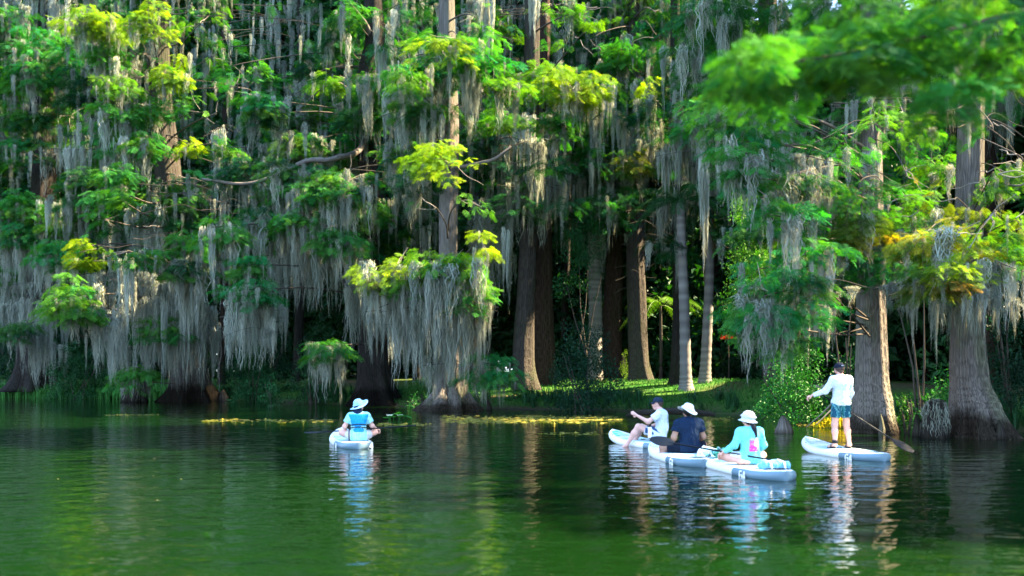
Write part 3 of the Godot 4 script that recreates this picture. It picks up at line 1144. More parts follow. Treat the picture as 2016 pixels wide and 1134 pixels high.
func brim_hat(o: Node3D, at: Vector3, b: Basis, c: Color, brim: float, droop: float, wave: float, phase: float, tall := 0.125) -> void:
	var crown := lathe([[0.001, tall], [0.05, tall - 0.006], [0.085, tall - 0.03], [0.100, tall * 0.45], [0.133, 0.02], [0.110, 0.0], [brim * 0.72, -droop * 0.4 - 0.005], [brim, -droop], [brim, -droop - 0.006], [brim * 0.7, -droop * 0.4 - 0.012], [0.104, -0.008]], at, b, wave, 2.0, phase)
	for k in crown.c.size(): crown.c[k] = c
	var mi := part("hat", crown.smooth(), M.cloth, o)
	var band := lathe([[0.1085, 0.012], [0.111, 0.016], [0.1095, 0.034], [0.1045, 0.038]], at, b)
	for k in band.c.size(): band.c[k] = c * 0.72
	var bm := part("hat_band", band.smooth(), M.cloth, mi)
	var eye := MB.new()
	for s in [-0.35, 0.35]:
		eye.tint = Color(0.05, 0.06, 0.07)
		eye.ball(at + b * Vector3(sin(s) * 0.103, 0.062, cos(s) * 0.103), Vector3(0.006, 0.006, 0.006), 5)
	part("eyelet", eye.smooth(), M.cloth, mi)

func cap(o: Node3D, at: Vector3, b: Basis, c: Color) -> void:
	var crown := lathe([[0.001, 0.105], [0.04, 0.101], [0.075, 0.08], [0.098, 0.045], [0.105, 0.0], [0.101, -0.004]], at, b, 0.0, 2.0, 0.0, 32, 1.06)
	for k in crown.c.size(): crown.c[k] = c
	var mi := part("cap", crown.smooth(), M.cloth, o)
	var v := MB.new()
	v.tint = c
	var rows := []
	for i in 7:
		var a := lerpf(-1.0, 1.0, i / 6.0)
		var row := []
		for q in [[0.100, 0.004], [0.15, -0.004 - 0.02 * a * a], [0.178 - 0.03 * a * a, -0.012 - 0.03 * a * a], [0.15, -0.010 - 0.02 * a * a], [0.100, -0.006]]: row.append(at + b * Vector3(sin(a) * q[0], q[1], -cos(a) * q[0]))
		rows.append(row)
	v.grid(rows, false)
	part("visor", v.smooth(), M.cloth, mi)
	var e := MB.new()
	e.tint = Color(0.45, 0.5, 0.55)
	e.box(Vector3(-0.02, -0.007, -0.002), Vector3(0.02, 0.007, 0.002), 0.001)
	var em := part("emblem", e.smooth(), M.cloth, mi)
	em.transform = Transform3D(b, at + b * Vector3(0, 0.03, 0.1115))

func strap(o: Node3D, called: String, pts: Array, wide: float, m: Material) -> void:
	var b := MB.new()
	var rows := []
	for i in pts.size():
		var t: Vector3 = (pts[mini(i + 1, pts.size() - 1)] - pts[maxi(i - 1, 0)]).normalized()
		var out := Vector3(pts[i].x * 0.6, 0, pts[i].z).normalized()
		var up := t.cross(out).normalized()
		rows.append([pts[i] - up * wide + out * 0.001, pts[i] - up * wide + out * 0.009, pts[i] + up * wide + out * 0.009, pts[i] + up * wide + out * 0.001])
	b.grid(rows, true)
	part(called, b.smooth(), m, o)

func V(x: float, y: float, z: float) -> Vector3:
	return Vector3(x, y, z)

func look(yaw: float, pitch := 0.0, roll := 0.0) -> Basis:
	return Basis(V(0, 1, 0), yaw) * Basis(V(1, 0, 0), pitch) * Basis(V(0, 0, 1), roll)

func build_people() -> void:
	var pale := lin(0.60, 0.33, 0.26)
	var pink := lin(0.66, 0.38, 0.31)
	var tan_ := lin(0.34, 0.19, 0.135)
	# --- the paddler alone on the left
	var a := V(-3.34, 0.133, -19.9)
	var J := {pel = V(0, 0.13, 0.0), waist = V(0, 0.29, 0.03), chest = V(0, 0.45, 0.01), neck = V(0, 0.605, -0.03), head = V(0.01, 0.735, -0.07), look = look(-0.5, -0.1, -0.12), broad = 1.08,
		shL = V(-0.175, 0.535, 0), shR = V(0.175, 0.535, 0), elL = V(-0.30, 0.31, -0.02), elR = V(0.30, 0.31, -0.05), wrL = V(-0.27, 0.235, -0.25), wrR = V(0.40, 0.245, -0.22),
		hipL = V(-0.10, 0.11, 0), hipR = V(0.10, 0.11, 0), knL = V(-0.36, 0.17, -0.17), knR = V(0.36, 0.17, -0.17), anL = V(-0.15, 0.05, -0.36), anR = V(0.13, 0.06, -0.30), toeL = V(0.0, 0.05, -0.40), toeR = V(-0.02, 0.05, -0.34)}
	var o := figure("person in blue vest and light blue hat sitting alone on a board", a, 0.2, 1.0, J, pink, lin(0.03, 0.03, 0.04))
	shorts(o, J, 0.55, plain(lin(0.55, 0.55, 0.56)))
	shirt(o, J, 0.62, 0.0, plain(lin(0.34, 0.72, 0.76)))
	var fz := V(0, 0, 1)
	var vest := net([[J.waist + V(0, -0.05, 0), J.chest, 0.165, 0.188, fz, 1.2], [J.chest + V(-0.06, 0.05, 0), J.chest + V(0.06, 0.05, 0), 0.155, 0.155, fz, 1.15], [J.shL, J.shR, 0.098, 0.098]], 0.0135, 0.03,
		[[V(0, 0.2, 0), V(0, -1, 0)], [V(0, 0, 0.05), V(0, 0, -1)], [V(0.165, 0.40, 0), V(1, -0.30, 0).normalized()], [V(-0.165, 0.40, 0), V(-1, -0.30, 0).normalized()], [V(0, 0.585, 0), V(0, 1, 0)]], 0.0, plain(lin(0.02, 0.30, 0.66)))
	part("life_vest", vest.smooth(), M.cloth, o)
	for y in [0.345, 0.285]:
		var ps := []
		for k in 13:
			var u := k / 6.0 - 1.0
			ps.append(V(u * 0.215, y + 0.035 * (1.0 - u * u) - 0.01, 0.035 + 0.158 * sqrt(maxf(0.0, 1.0 - u * u * 0.9))))
		strap(o, "vest_strap", ps, 0.011, M.black)
	strap(o, "vest_strap", [V(-0.185, 0.37, 0.10), V(-0.20, 0.27, 0.115), V(-0.205, 0.15, 0.12), V(-0.20, 0.02, 0.13)], 0.014, M.black)
	brim_hat(o, J.head + V(-0.005, 0.055, 0.0), look(0.2, 0.1, 0.50), lin(0.36, 0.62, 0.74), 0.215, 0.022, 0.018, 0.6)
	var flap := net([[J.head + V(-0.03, -0.03, 0.05), J.head + V(-0.03, -0.12, 0.085), 0.085, 0.10]], 0.013, 0.02, [[J.head + V(0, 0, 0.0), V(0, 0, -1)]], 0.004, plain(lin(0.015, 0.025, 0.06)))
	part("neck_flap", flap.smooth(), M.cloth, o)
	# --- white shirt, side-saddle with the feet in the water
	a = V(3.22, 0.133, -19.9)
	J = {pel = V(0, 0.13, 0.0), waist = V(0, 0.30, 0.05), chest = V(0, 0.47, 0.03), neck = V(0, 0.625, 0.0), head = V(0, 0.755, -0.04), look = look(0.15, 0.0, 0.0), broad = 1.04,
		shL = V(-0.18, 0.555, 0.02), shR = V(0.18, 0.555, 0.02), elL = V(-0.25, 0.40, -0.20), elR = V(0.25, 0.33, -0.06), wrL = V(-0.22, 0.52, -0.43), wrR = V(0.16, 0.27, -0.28),
		hipL = V(-0.10, 0.12, -0.02), hipR = V(0.10, 0.12, -0.02), knL = V(-0.15, 0.29, -0.42), knR = V(0.13, 0.27, -0.40), anL = V(-0.19, -0.10, -0.66), anR = V(0.14, -0.12, -0.60), toeL = V(-0.2, -0.18, -0.80), toeR = V(0.15, -0.2, -0.74),
		palmL = V(1, 0, 0.2), curlL = 0.35}
	o = figure("person in white t-shirt and dark cap sitting sideways, legs in the water", a, 1.25, 1.06, J, pink, lin(0.05, 0.035, 0.03))
	shorts(o, J, 0.66, func(p: Vector3) -> Color: return lin(0.62, 0.66, 0.72) if absf(absf(p.x) - 0.2) < 0.012 or p.z < -0.262 else lin(0.035, 0.075, 0.17))
	shirt(o, J, 0.62, 0.02, func(p: Vector3) -> Color: return lin(0.16, 0.45, 0.52) if p.z > 0.06 and absf(p.x - 0.02) < 0.075 and p.y > 0.36 and p.y < 0.53 and noise.get_noise_3d(p.x * 1500.0, p.y * 1500.0, 0) > -0.02 else lin(0.62, 0.70, 0.76))
	cap(o, J.head + V(0, 0.04, 0.0), look(0.15, -0.05), lin(0.018, 0.03, 0.05))
	var tw := net([[V(-0.02, 0.03, 0.10), V(0.16, 0.03, 0.03), 0.04, 0.035]], 0.013, 0.02, [], 0.008, plain(lin(0.62, 0.02, 0.20)))
	part("waistband", tw.smooth(), M.cloth, o)
	# --- dark shirt, astride the middle board
	a = V(3.27, 0.133, -16.9)
	J = {pel = V(0, 0.13, 0.0), waist = V(0, 0.30, 0.02), chest = V(0, 0.46, 0.0), neck = V(0, 0.61, -0.03), head = V(0.0, 0.74, -0.05), look = look(-0.1, -0.05, 0.0), broad = 1.18,
		shL = V(-0.205, 0.54, -0.01), shR = V(0.205, 0.54, -0.01), elL = V(-0.29, 0.29, -0.01), elR = V(0.29, 0.29, -0.01), wrL = V(-0.23, 0.14, -0.20), wrR = V(0.22, 0.14, -0.22),
		hipL = V(-0.10, 0.11, -0.02), hipR = V(0.10, 0.11, -0.02), knL = V(-0.43, 0.09, -0.20), knR = V(0.40, 0.12, -0.26), anL = V(-0.42, -0.30, -0.22), anR = V(0.44, -0.28, -0.22), toeL = V(-0.44, -0.36, -0.36), toeR = V(0.46, -0.34, -0.36)}
	o = figure("person in navy t-shirt and white wide-brimmed hat astride the middle board", a, 0.22, 1.0, J, tan_, lin(0.01, 0.01, 0.01))
	shorts(o, J, 0.78, plain(lin(0.010, 0.014, 0.024)), 0.03)
	shirt(o, J, 0.60, 0.02, plain(lin(0.011, 0.023, 0.05)), 0.024)
	brim_hat(o, J.head + V(0, 0.055, 0.0), look(0.1, 0.16, -0.30), lin(0.74, 0.76, 0.74), 0.19, 0.02, 0.030, 0.4)
	# --- aqua shirt, on the nearest board
	a = V(3.83, 0.133, -14.75)
	J = {pel = V(0, 0.13, 0.0), waist = V(0, 0.28, 0.02), chest = V(0, 0.44, 0.0), neck = V(0, 0.585, -0.02), head = V(0.0, 0.705, -0.04), look = look(-0.1, -0.05, 0.0), broad = 0.96,
		shL = V(-0.165, 0.52, 0), shR = V(0.165, 0.52, 0), elL = V(-0.25, 0.31, -0.02), elR = V(0.26, 0.30, -0.02), wrL = V(-0.37, 0.19, -0.17), wrR = V(0.24, 0.165, -0.22),
		hipL = V(-0.10, 0.11, -0.01), hipR = V(0.10, 0.11, -0.01), knL = V(-0.36, 0.12, -0.26), knR = V(0.36, 0.12, -0.24), anL = V(-0.20, 0.05, 0.08), anR = V(0.14, 0.05, -0.30), toeL = V(-0.12, 0.045, 0.20), toeR = V(0.0, 0.05, -0.34), palmL = V(0.3, -1, 0)}
	o = figure("person in aqua long-sleeved shirt with magenta print and pale bucket hat, dark ponytail", a, 0.22, 1.0, J, lin(0.68, 0.36, 0.27), lin(0.012, 0.010, 0.012))
	shorts(o, J, 0.55, plain(lin(0.66, 0.67, 0.66)))
	shirt(o, J, 1.92, 0.01, func(p: Vector3) -> Color:
		var c := lin(0.20, 0.66, 0.70)
		if p.z < 0.05: return c
		var x := p.x - 0.005
		var y := p.y
		if x > -0.075 and x < 0.085 and y > 0.215 and y < 0.40:
			if y < 0.225 + 0.03 or (y < 0.29 + 0.5 * (0.05 - x) and x > -0.065 and x < 0.075): return lin(0.78, 0.07, 0.62) if noise.get_noise_3d(x * 1300.0, y * 1300.0, 3.0) > -0.25 else lin(0.55, 0.40, 0.72)
			if x < 0.02: return lin(0.36, 0.38, 0.70) if noise.get_noise_3d(x * 1800.0, y * 1800.0, 9.0) > 0.0 else lin(0.62, 0.12, 0.60)
			return lin(0.62, 0.78, 0.80)
		if y > 0.40 and y < 0.435 and absf(x) < 0.10 and noise.get_noise_3d(x * 1500.0, y * 900.0, 6.0) > 0.0: return lin(0.62, 0.80, 0.82)
		return c)
	brim_hat(o, J.head + V(0, 0.045, 0.005), look(0.0, 0.10, -0.10), lin(0.60, 0.63, 0.63), 0.155, 0.058, 0.006, 0.0, 0.115)
	var tail := net([[J.head + V(0.02, -0.03, 0.09), J.head + V(0.035, -0.12, 0.135), 0.03, 0.036], [J.head + V(0.035, -0.12, 0.135), J.head + V(0.055, -0.25, 0.16), 0.036, 0.020]], 0.011, 0.02, [], 0.012, plain(lin(0.010, 0.010, 0.014)))
	part("ponytail", tail.smooth(), M.flesh, o)
	# --- standing, white long sleeves
	a = V(6.44, 0.133, -17.9)
	J = {pel = V(0, 0.91, 0.0), waist = V(0, 1.06, 0.0), chest = V(0, 1.25, 0.0), neck = V(0, 1.40, -0.02), head = V(0.0, 1.535, -0.05), look = look(-0.05, -0.12, 0.0), broad = 1.0,
		shL = V(-0.175, 1.345, 0), shR = V(0.175, 1.345, 0), elL = V(-0.30, 1.12, -0.06), elR = V(0.235, 1.07, -0.02), wrL = V(-0.50, 1.035, -0.20), wrR = V(0.235, 0.85, -0.15),
		hipL = V(-0.095, 0.86, 0), hipR = V(0.095, 0.86, 0), knL = V(-0.125, 0.47, -0.02), knR = V(0.135, 0.47, -0.02), anL = V(-0.15, 0.07, 0.03), anR = V(0.17, 0.07, 0.03), toeL = V(-0.18, 0.03, -0.13), toeR = V(0.19, 0.03, -0.13), palmL = V(0.6, -0.6, 0.2), curlL = 0.75}
	o = figure("person standing on a board in white long sleeves, patterned teal shorts and dark cap", a, 0.25, 1.0, J, pale, lin(0.05, 0.035, 0.03))
	shorts(o, J, 0.66, func(p: Vector3) -> Color:
		var k := noise.get_noise_3d(p.x * 700.0, p.y * 420.0, p.z * 700.0)
		return lin(0.10, 0.30, 0.33) if absf(k) < 0.07 else (lin(0.012, 0.07, 0.11) if k > 0.0 else lin(0.02, 0.13, 0.17)), 0.02)
	shirt(o, J, 1.93, 0.84, plain(lin(0.60, 0.69, 0.76)), 0.022)
	cap(o, J.head + V(0, 0.04, 0.0), look(-0.05, -0.12), lin(0.012, 0.018, 0.03))
	var cuff := MB.new()
	cuff.tube([V(-0.145, 0.10, 0.025), V(-0.14, 0.16, 0.02)], [0.056, 0.058], 14)
	part("ankle_strap", cuff.smooth(), M.black, o)
	for s in [-1.0, 1.0]:
		var sole := MB.new()
		sole.tube([V(s * 0.165 - 0.005, 0.012, 0.075), V(s * 0.17, 0.012, 0.0), V(s * 0.19, 0.012, -0.16)], [0.018, 0.02, 0.016], 8)
		var st := part("sandal", sole.smooth(), M.black, o)
		st.scale = V(1, 1, 1)
		var loop := MB.new()
		loop.tube([V(s * 0.165 - 0.045, 0.02, -0.03), V(s * 0.17 - 0.02, 0.075, -0.04), V(s * 0.17 + 0.03, 0.07, -0.04), V(s * 0.17 + 0.05, 0.02, -0.03)], [0.012, 0.012, 0.012, 0.012], 6)
		part("sandal_strap", loop.smooth(), M.black, o)

func build_boats() -> void:
	board("paddle board of the lone paddler on the left, seen tail-on", V(-3.68, 0, -20.75), 0.30, 3.1, 0.84, lin(0.75, 0.76, 0.75), "G4", true)
	board("white paddle board with green nose print, farthest of the three on the right", V(2.95, 0, -20.2), 0.40, 3.0, 0.80, lin(0.12, 0.50, 0.32), "G4", false)
	board("white paddle board under the person in navy, half hidden by the nearest board", V(3.1, 0, -17.0), 0.11, 3.0, 0.82, lin(0.7, 0.72, 0.72), "G4", false)
	var near := board("nearest paddle board, white with grey-blue tail, gear lashed to its nose and tail", V(3.78, 0, -15.1), 0.19, 3.1, 0.84, lin(0.34, 0.62, 0.72), "G4", false)
	board("white paddle board with grey tail under the standing person", V(6.45, 0, -17.85), 0.24, 2.6, 0.80, lin(0.45, 0.52, 0.42), "G4", false)
	paddle("black paddle held by the person in aqua, its blade at the left", spot(1551, 911, 14.25), spot(1281, 865, 15.6), V(0.15, 0.55, 0.8), M.black)
	paddle("dark paddle across the lap of the lone paddler in the blue vest", spot(816, 838, 19.75), spot(600, 853, 20.3), V(0, 1, 0.15), M.carbon)
	paddle("long black paddle held by the standing person, its wet blade at the water", spot(1618, 777, 18.15), spot(1798, 891, 17.3), V(0.5, 0.3, 0.8), M.carbon)
	# gear on the nearest board
	var dir := Vector3(-sin(0.19), 0, -cos(0.19))
	var o := thing("gear_pile", "green and blue rope and bag heaped on the nose of the nearest board", "gear", V(3.78, 0.15, -15.1) + dir * 0.72 + V(0.0, 0, 0), 0.19)
	rng.seed = 71
	for k in 9:
		var ps := []
		var rs := []
		for j in 9:
			var u := j / 8.0
			ps.append(V(lerpf(-0.24, 0.24, u) + rr(-0.05, 0.05), 0.02 + 0.13 * sin(PI * u) * rr(0.5, 1.1), rr(-0.2, 0.2)))
			rs.append(0.013)
		var b := MB.new()
		b.tube(ps, rs, 7)
		part("rope", b.smooth(), mat([lin(0.10, 0.42, 0.30), lin(0.02, 0.05, 0.06), lin(0.40, 0.55, 0.58)][k % 3], 0.8, 0.3), o)
	var bag := net([[V(-0.08, 0.03, 0.0), V(0.12, 0.05, 0.02), 0.09, 0.08]], 0.016, 0.02, [], 0.03, plain(lin(0.08, 0.38, 0.27)))
	part("bag", bag.smooth(), M.cloth, o)
	o = thing("dry_bag", "soft blue bag strapped to the tail of the nearest board", "bag", V(3.80, 0.15, -15.1) - dir * 1.12, 0.19)
	bag = net([[V(-0.17, 0.035, 0.0), V(0.19, 0.035, 0.05), 0.075, 0.07], [V(-0.12, 0.05, -0.14), V(0.12, 0.05, -0.12), 0.06, 0.06]], 0.016, 0.03, [], 0.03, plain(lin(0.16, 0.40, 0.62)))
	part("cloth", bag.smooth(), M.cloth, o)
	for x in [-0.12, 0.1]:
		var b := MB.new()
		b.tube([V(x, -0.02, 0.2), V(x + 0.02, 0.10, 0.08), V(x + 0.01, 0.115, -0.1), V(x - 0.03, 0.0, -0.3)], [0.014, 0.016, 0.016, 0.014], 6)
		part("strap", b.smooth(), M.white, o)
	o = thing("water_bottle", "pale water bottle with black top beside the knees of the white-shirted person", "bottle", spot(1279.5, 853, 19.75))
	var bt := lathe([[0.001, -0.10], [0.042, -0.098], [0.045, -0.08], [0.045, 0.10], [0.038, 0.13], [0.02, 0.15]], V(0, 0, 0), Basis(), 0, 2, 0, 18)
	part("bottle_body", bt.smooth(), M.white, o)
	bt = lathe([[0.032, 0.135], [0.034, 0.14], [0.034, 0.19], [0.03, 0.195], [0.001, 0.196]], V(0, 0, 0), Basis(), 0, 2, 0, 18)
	part("bottle_cap", bt.smooth(), M.black, o)

# ------------------------------------------------------------------ the lie of the land
var shore := [[-140.0, -62.0], [-34.0, -60.0], [-22.0, -56.0], [-14.0, -50.5], [-8.0, -46.5], [-3.0, -41.5], [2.5, -40.0], [5.5, -38.0], [9.0, -35.0], [10.5, -30.0], [12.5, -25.5], [18.0, -23.0], [26.0, -18.0], [45.0, -6.0], [140.0, 30.0]]

func shore_z(x: float) -> float:
	for i in shore.size() - 1:
		if x <= shore[i + 1][0]:
			return lerpf(shore[i][1], shore[i + 1][1], clampf((x - shore[i][0]) / (shore[i + 1][0] - shore[i][0]), 0, 1))
	return 30.0

func ground(x: float, z: float) -> float:
	var s := shore_z(x) + 0.8 * noise.get_noise_2d(x * 14.0, z * 5.0) - z          # metres inland
	if s < 0.0: return maxf(-2.2, s * 0.28)
	return 0.34 * smoothstep(0.0, 1.4, s) + 0.85 * smoothstep(0.5, 14.0, s) + 0.6 * smoothstep(12.0, 60.0, s) + 0.10 * noise.get_noise_2d(x * 10.0, z * 10.0) * smoothstep(0.0, 3.0, s)

func build_land() -> void:
	var zs := []
	var z := 40.0
	while z > -420.0:
		zs.append(z)
		z -= 1.1 if z < -14.0 and z > -75.0 else 9.0
	var rows := []
	var b := MB.new()
	var nx := 171
	for zz in zs:
		var row := []
		for i in nx:
			var u := i / float(nx - 1) * 2.0 - 1.0
			var x := u * 60.0 + signf(u) * pow(absf(u), 6.0) * 240.0
			row.append(V(x, ground(x, zz), zz))
		rows.append(row)
	b.grid(rows, false)
	for i in b.v.size():
		var p := b.v[i]
		var s := shore_z(p.x) - p.z
		var mud := lin(0.055, 0.045, 0.032)
		var lawn := lin(0.035, 0.135, 0.022).lerp(lin(0.10, 0.15, 0.03), clampf(0.5 + noise.get_noise_2d(p.x * 30.0, p.z * 30.0) * 1.2, 0, 1) * 0.6)
		var litter := lin(0.10, 0.075, 0.045)
		var k := clampf(noise.get_noise_2d(p.x * 9.0 + 300.0, p.z * 9.0) * 2.5 - 0.1, 0, 1)
		b.c[i] = mud.lerp(lawn.lerp(litter, k), smoothstep(0.1, 1.3, s))
		b.uv[i] = Vector2(p.x, p.z) * 0.4
	tag(part("ground", b.smooth(), M.ground, self), "grassy bank and forest floor behind the waterline", "ground", "", "structure")
	b = MB.new()
	rows = []
	for zz in [60.0, 0.0, -20.0, -45.0, -75.0, -160.0]:
		var row := []
		for x in [-300.0, -80.0, -30.0, 0.0, 30.0, 80.0, 300.0]: row.append(V(x, 0, zz))
		rows.append(row)
	b.grid(rows, false)
	for i in b.v.size(): b.uv[i] = Vector2(b.v[i].x, b.v[i].z) / 5.6
	tag(part("water", b.smooth(), M.water, self), "dark green river water with small ripples", "water", "", "structure")

func tufts(called: String, label: String, n: int, pick: Callable, h0: float, h1: float, c: Color, category := "grass") -> void:
	var xf := []
	var cols := []
	for k in n:
		var p: Vector3 = pick.call()
		if p == Vector3.ZERO: continue
		var h := rr(h0, h1)
		xf.append(Transform3D(Basis(V(0, 1, 0), rr(0, TAU)) * Basis.from_scale(V(h * 0.8, h, h * 0.8)), p))
		var cc := c * rr(0.6, 1.4)
		cc.a = 1.0
		cols.append(cc)
	var o := many(called, blades[0], M.leaf, xf, cols, self)
	tag(o, label, category)

func build_cover() -> void:
	rng.seed = 811
	tufts("shore_grass", "band of green reeds and grass along the water's edge at far left", 1500, func() -> Vector3:
		var x := rr(-36.0, -17.5)
		if x > -21.0 and x < -19.0: return Vector3.ZERO
		var z := shore_z(x) - rr(-0.6, 1.8)
		return V(x, maxf(0.0, ground(x, z)) - 0.03, z), 0.35, 0.95, lin(0.06, 0.23, 0.05))
	tufts("lawn_grass", "short green grass of the lawn sloping to the water behind the paddlers", 15000, func() -> Vector3:
		var x := rr(-6.0, 13.0)
		var z := shore_z(x) - 0.3 - pow(rr(0, 1), 1.3) * 18.0
		return V(x, ground(x, z) - 0.01, z), 0.06, 0.20, lin(0.035, 0.15, 0.025))
	tufts("bank_plants", "tangle of low green plants at the foot of the trees along the bank", 2600, func() -> Vector3:
		var x := rr(-40.0, 26.0)
		if noise.get_noise_2d(x * 40.0, 5.0) < 0.02 : return Vector3.ZERO
		var z := shore_z(x) - rr(0.2, 3.5)
		return V(x, maxf(0.0, ground(x, z)) - 0.03, z), 0.3, 0.85, lin(0.02, 0.085, 0.03), "plants")
	# debris afloat: long drifts of yellowed weed
	var n := 0
	for q in [["thin yellow drift of weed on the water at far left", 208, 312, 816, 818, 60], ["long thin streak of yellow weed left of the lone paddler", 398, 660, 826, 831, 170], ["short drift of yellow weed to the right of the lone paddler's knees", 745, 850, 833, 838, 80],
			["broad golden drift of floating weed off the middle of the bank", 870, 1225, 819, 833, 1200], ["small golden drift of weed beside the white hat", 1385, 1440, 822, 828, 120], ["yellow drift of weed between the cypress knee and the fallen branch", 1575, 1660, 834, 840, 170], ["pale thin line of weed below the tall trunks", 1060, 1210, 853, 856, 40]]:
		rng.seed = 900 + n
		n += 1
		var b := MB.new()
		for k in q[5]:
			var u := rr(0, 1)
			var py := lerpf(q[3], q[4], clampf(0.5 + 0.25 * rng.randfn() + 0.35 * noise.get_noise_2d(u * 300.0, n * 50.0), 0, 1))
			var p := spot(lerpf(q[1], q[2], u), py, 1800.0 * 1.6 / (py - 735.0)) + V(0, 0, rr(-0.5, 0.5))
			p.y = rr(0.003, 0.012)
			var a := rr(0, TAU)
			var r := rr(0.04, 0.14)
			var d := V(cos(a), rr(0.0, 0.04), sin(a)) * r
			var s := V(-sin(a), rr(0.0, 0.03), cos(a)) * r * rr(0.3, 0.8)
			b.tint = lin(0.42, 0.33, 0.07).lerp(lin(0.20, 0.22, 0.06), rr(0, 1)) * rr(0.7, 1.3)
			b.quad(p - d, p + s, p + d, p - s)
			if k % 9 == 0: b.tri(p - s * 0.5, p + V(rr(-0.03, 0.03), rr(0.02, 0.06), 0), p + s * 0.5)
		tag(part("floating_weed", b.flat(), M.leaf, self), q[0], "water weed", "drifts of weed on the water", "stuff")
		if q[5] > 100: clearings.append([spot((q[1] + q[2]) * 0.5, (q[3] + q[4]) * 0.5, 1800.0 * 1.6 / ((q[3] + q[4]) * 0.5 - 735.0)), 2.4])

	rng.seed = 977
	var fl := MB.new()
	for k in 260:
		var z := -pow(rr(0.0, 1.0), 0.7) * 30.0 - 11.0
		var p := V(rr(-0.62, 0.62) * -z, 0.004, z)
		if p.z < shore_z(p.x) + 0.5: continue
		var a := rr(0, TAU)
		var r := rr(0.012, 0.04)
		var dd := V(cos(a), 0.05, sin(a)) * r
		var ss := V(-sin(a), 0.08, cos(a)) * r * 0.5
		fl.tint = lin(0.22, 0.22, 0.12).lerp(lin(0.08, 0.12, 0.04), rr(0, 1))
		fl.quad(p - dd, p + ss, p + dd, p - ss)
	tag(part("floating_leaves", fl.flat(), M.leaf, self), "tiny fallen leaves and specks scattered over the open water", "leaves", "", "stuff")

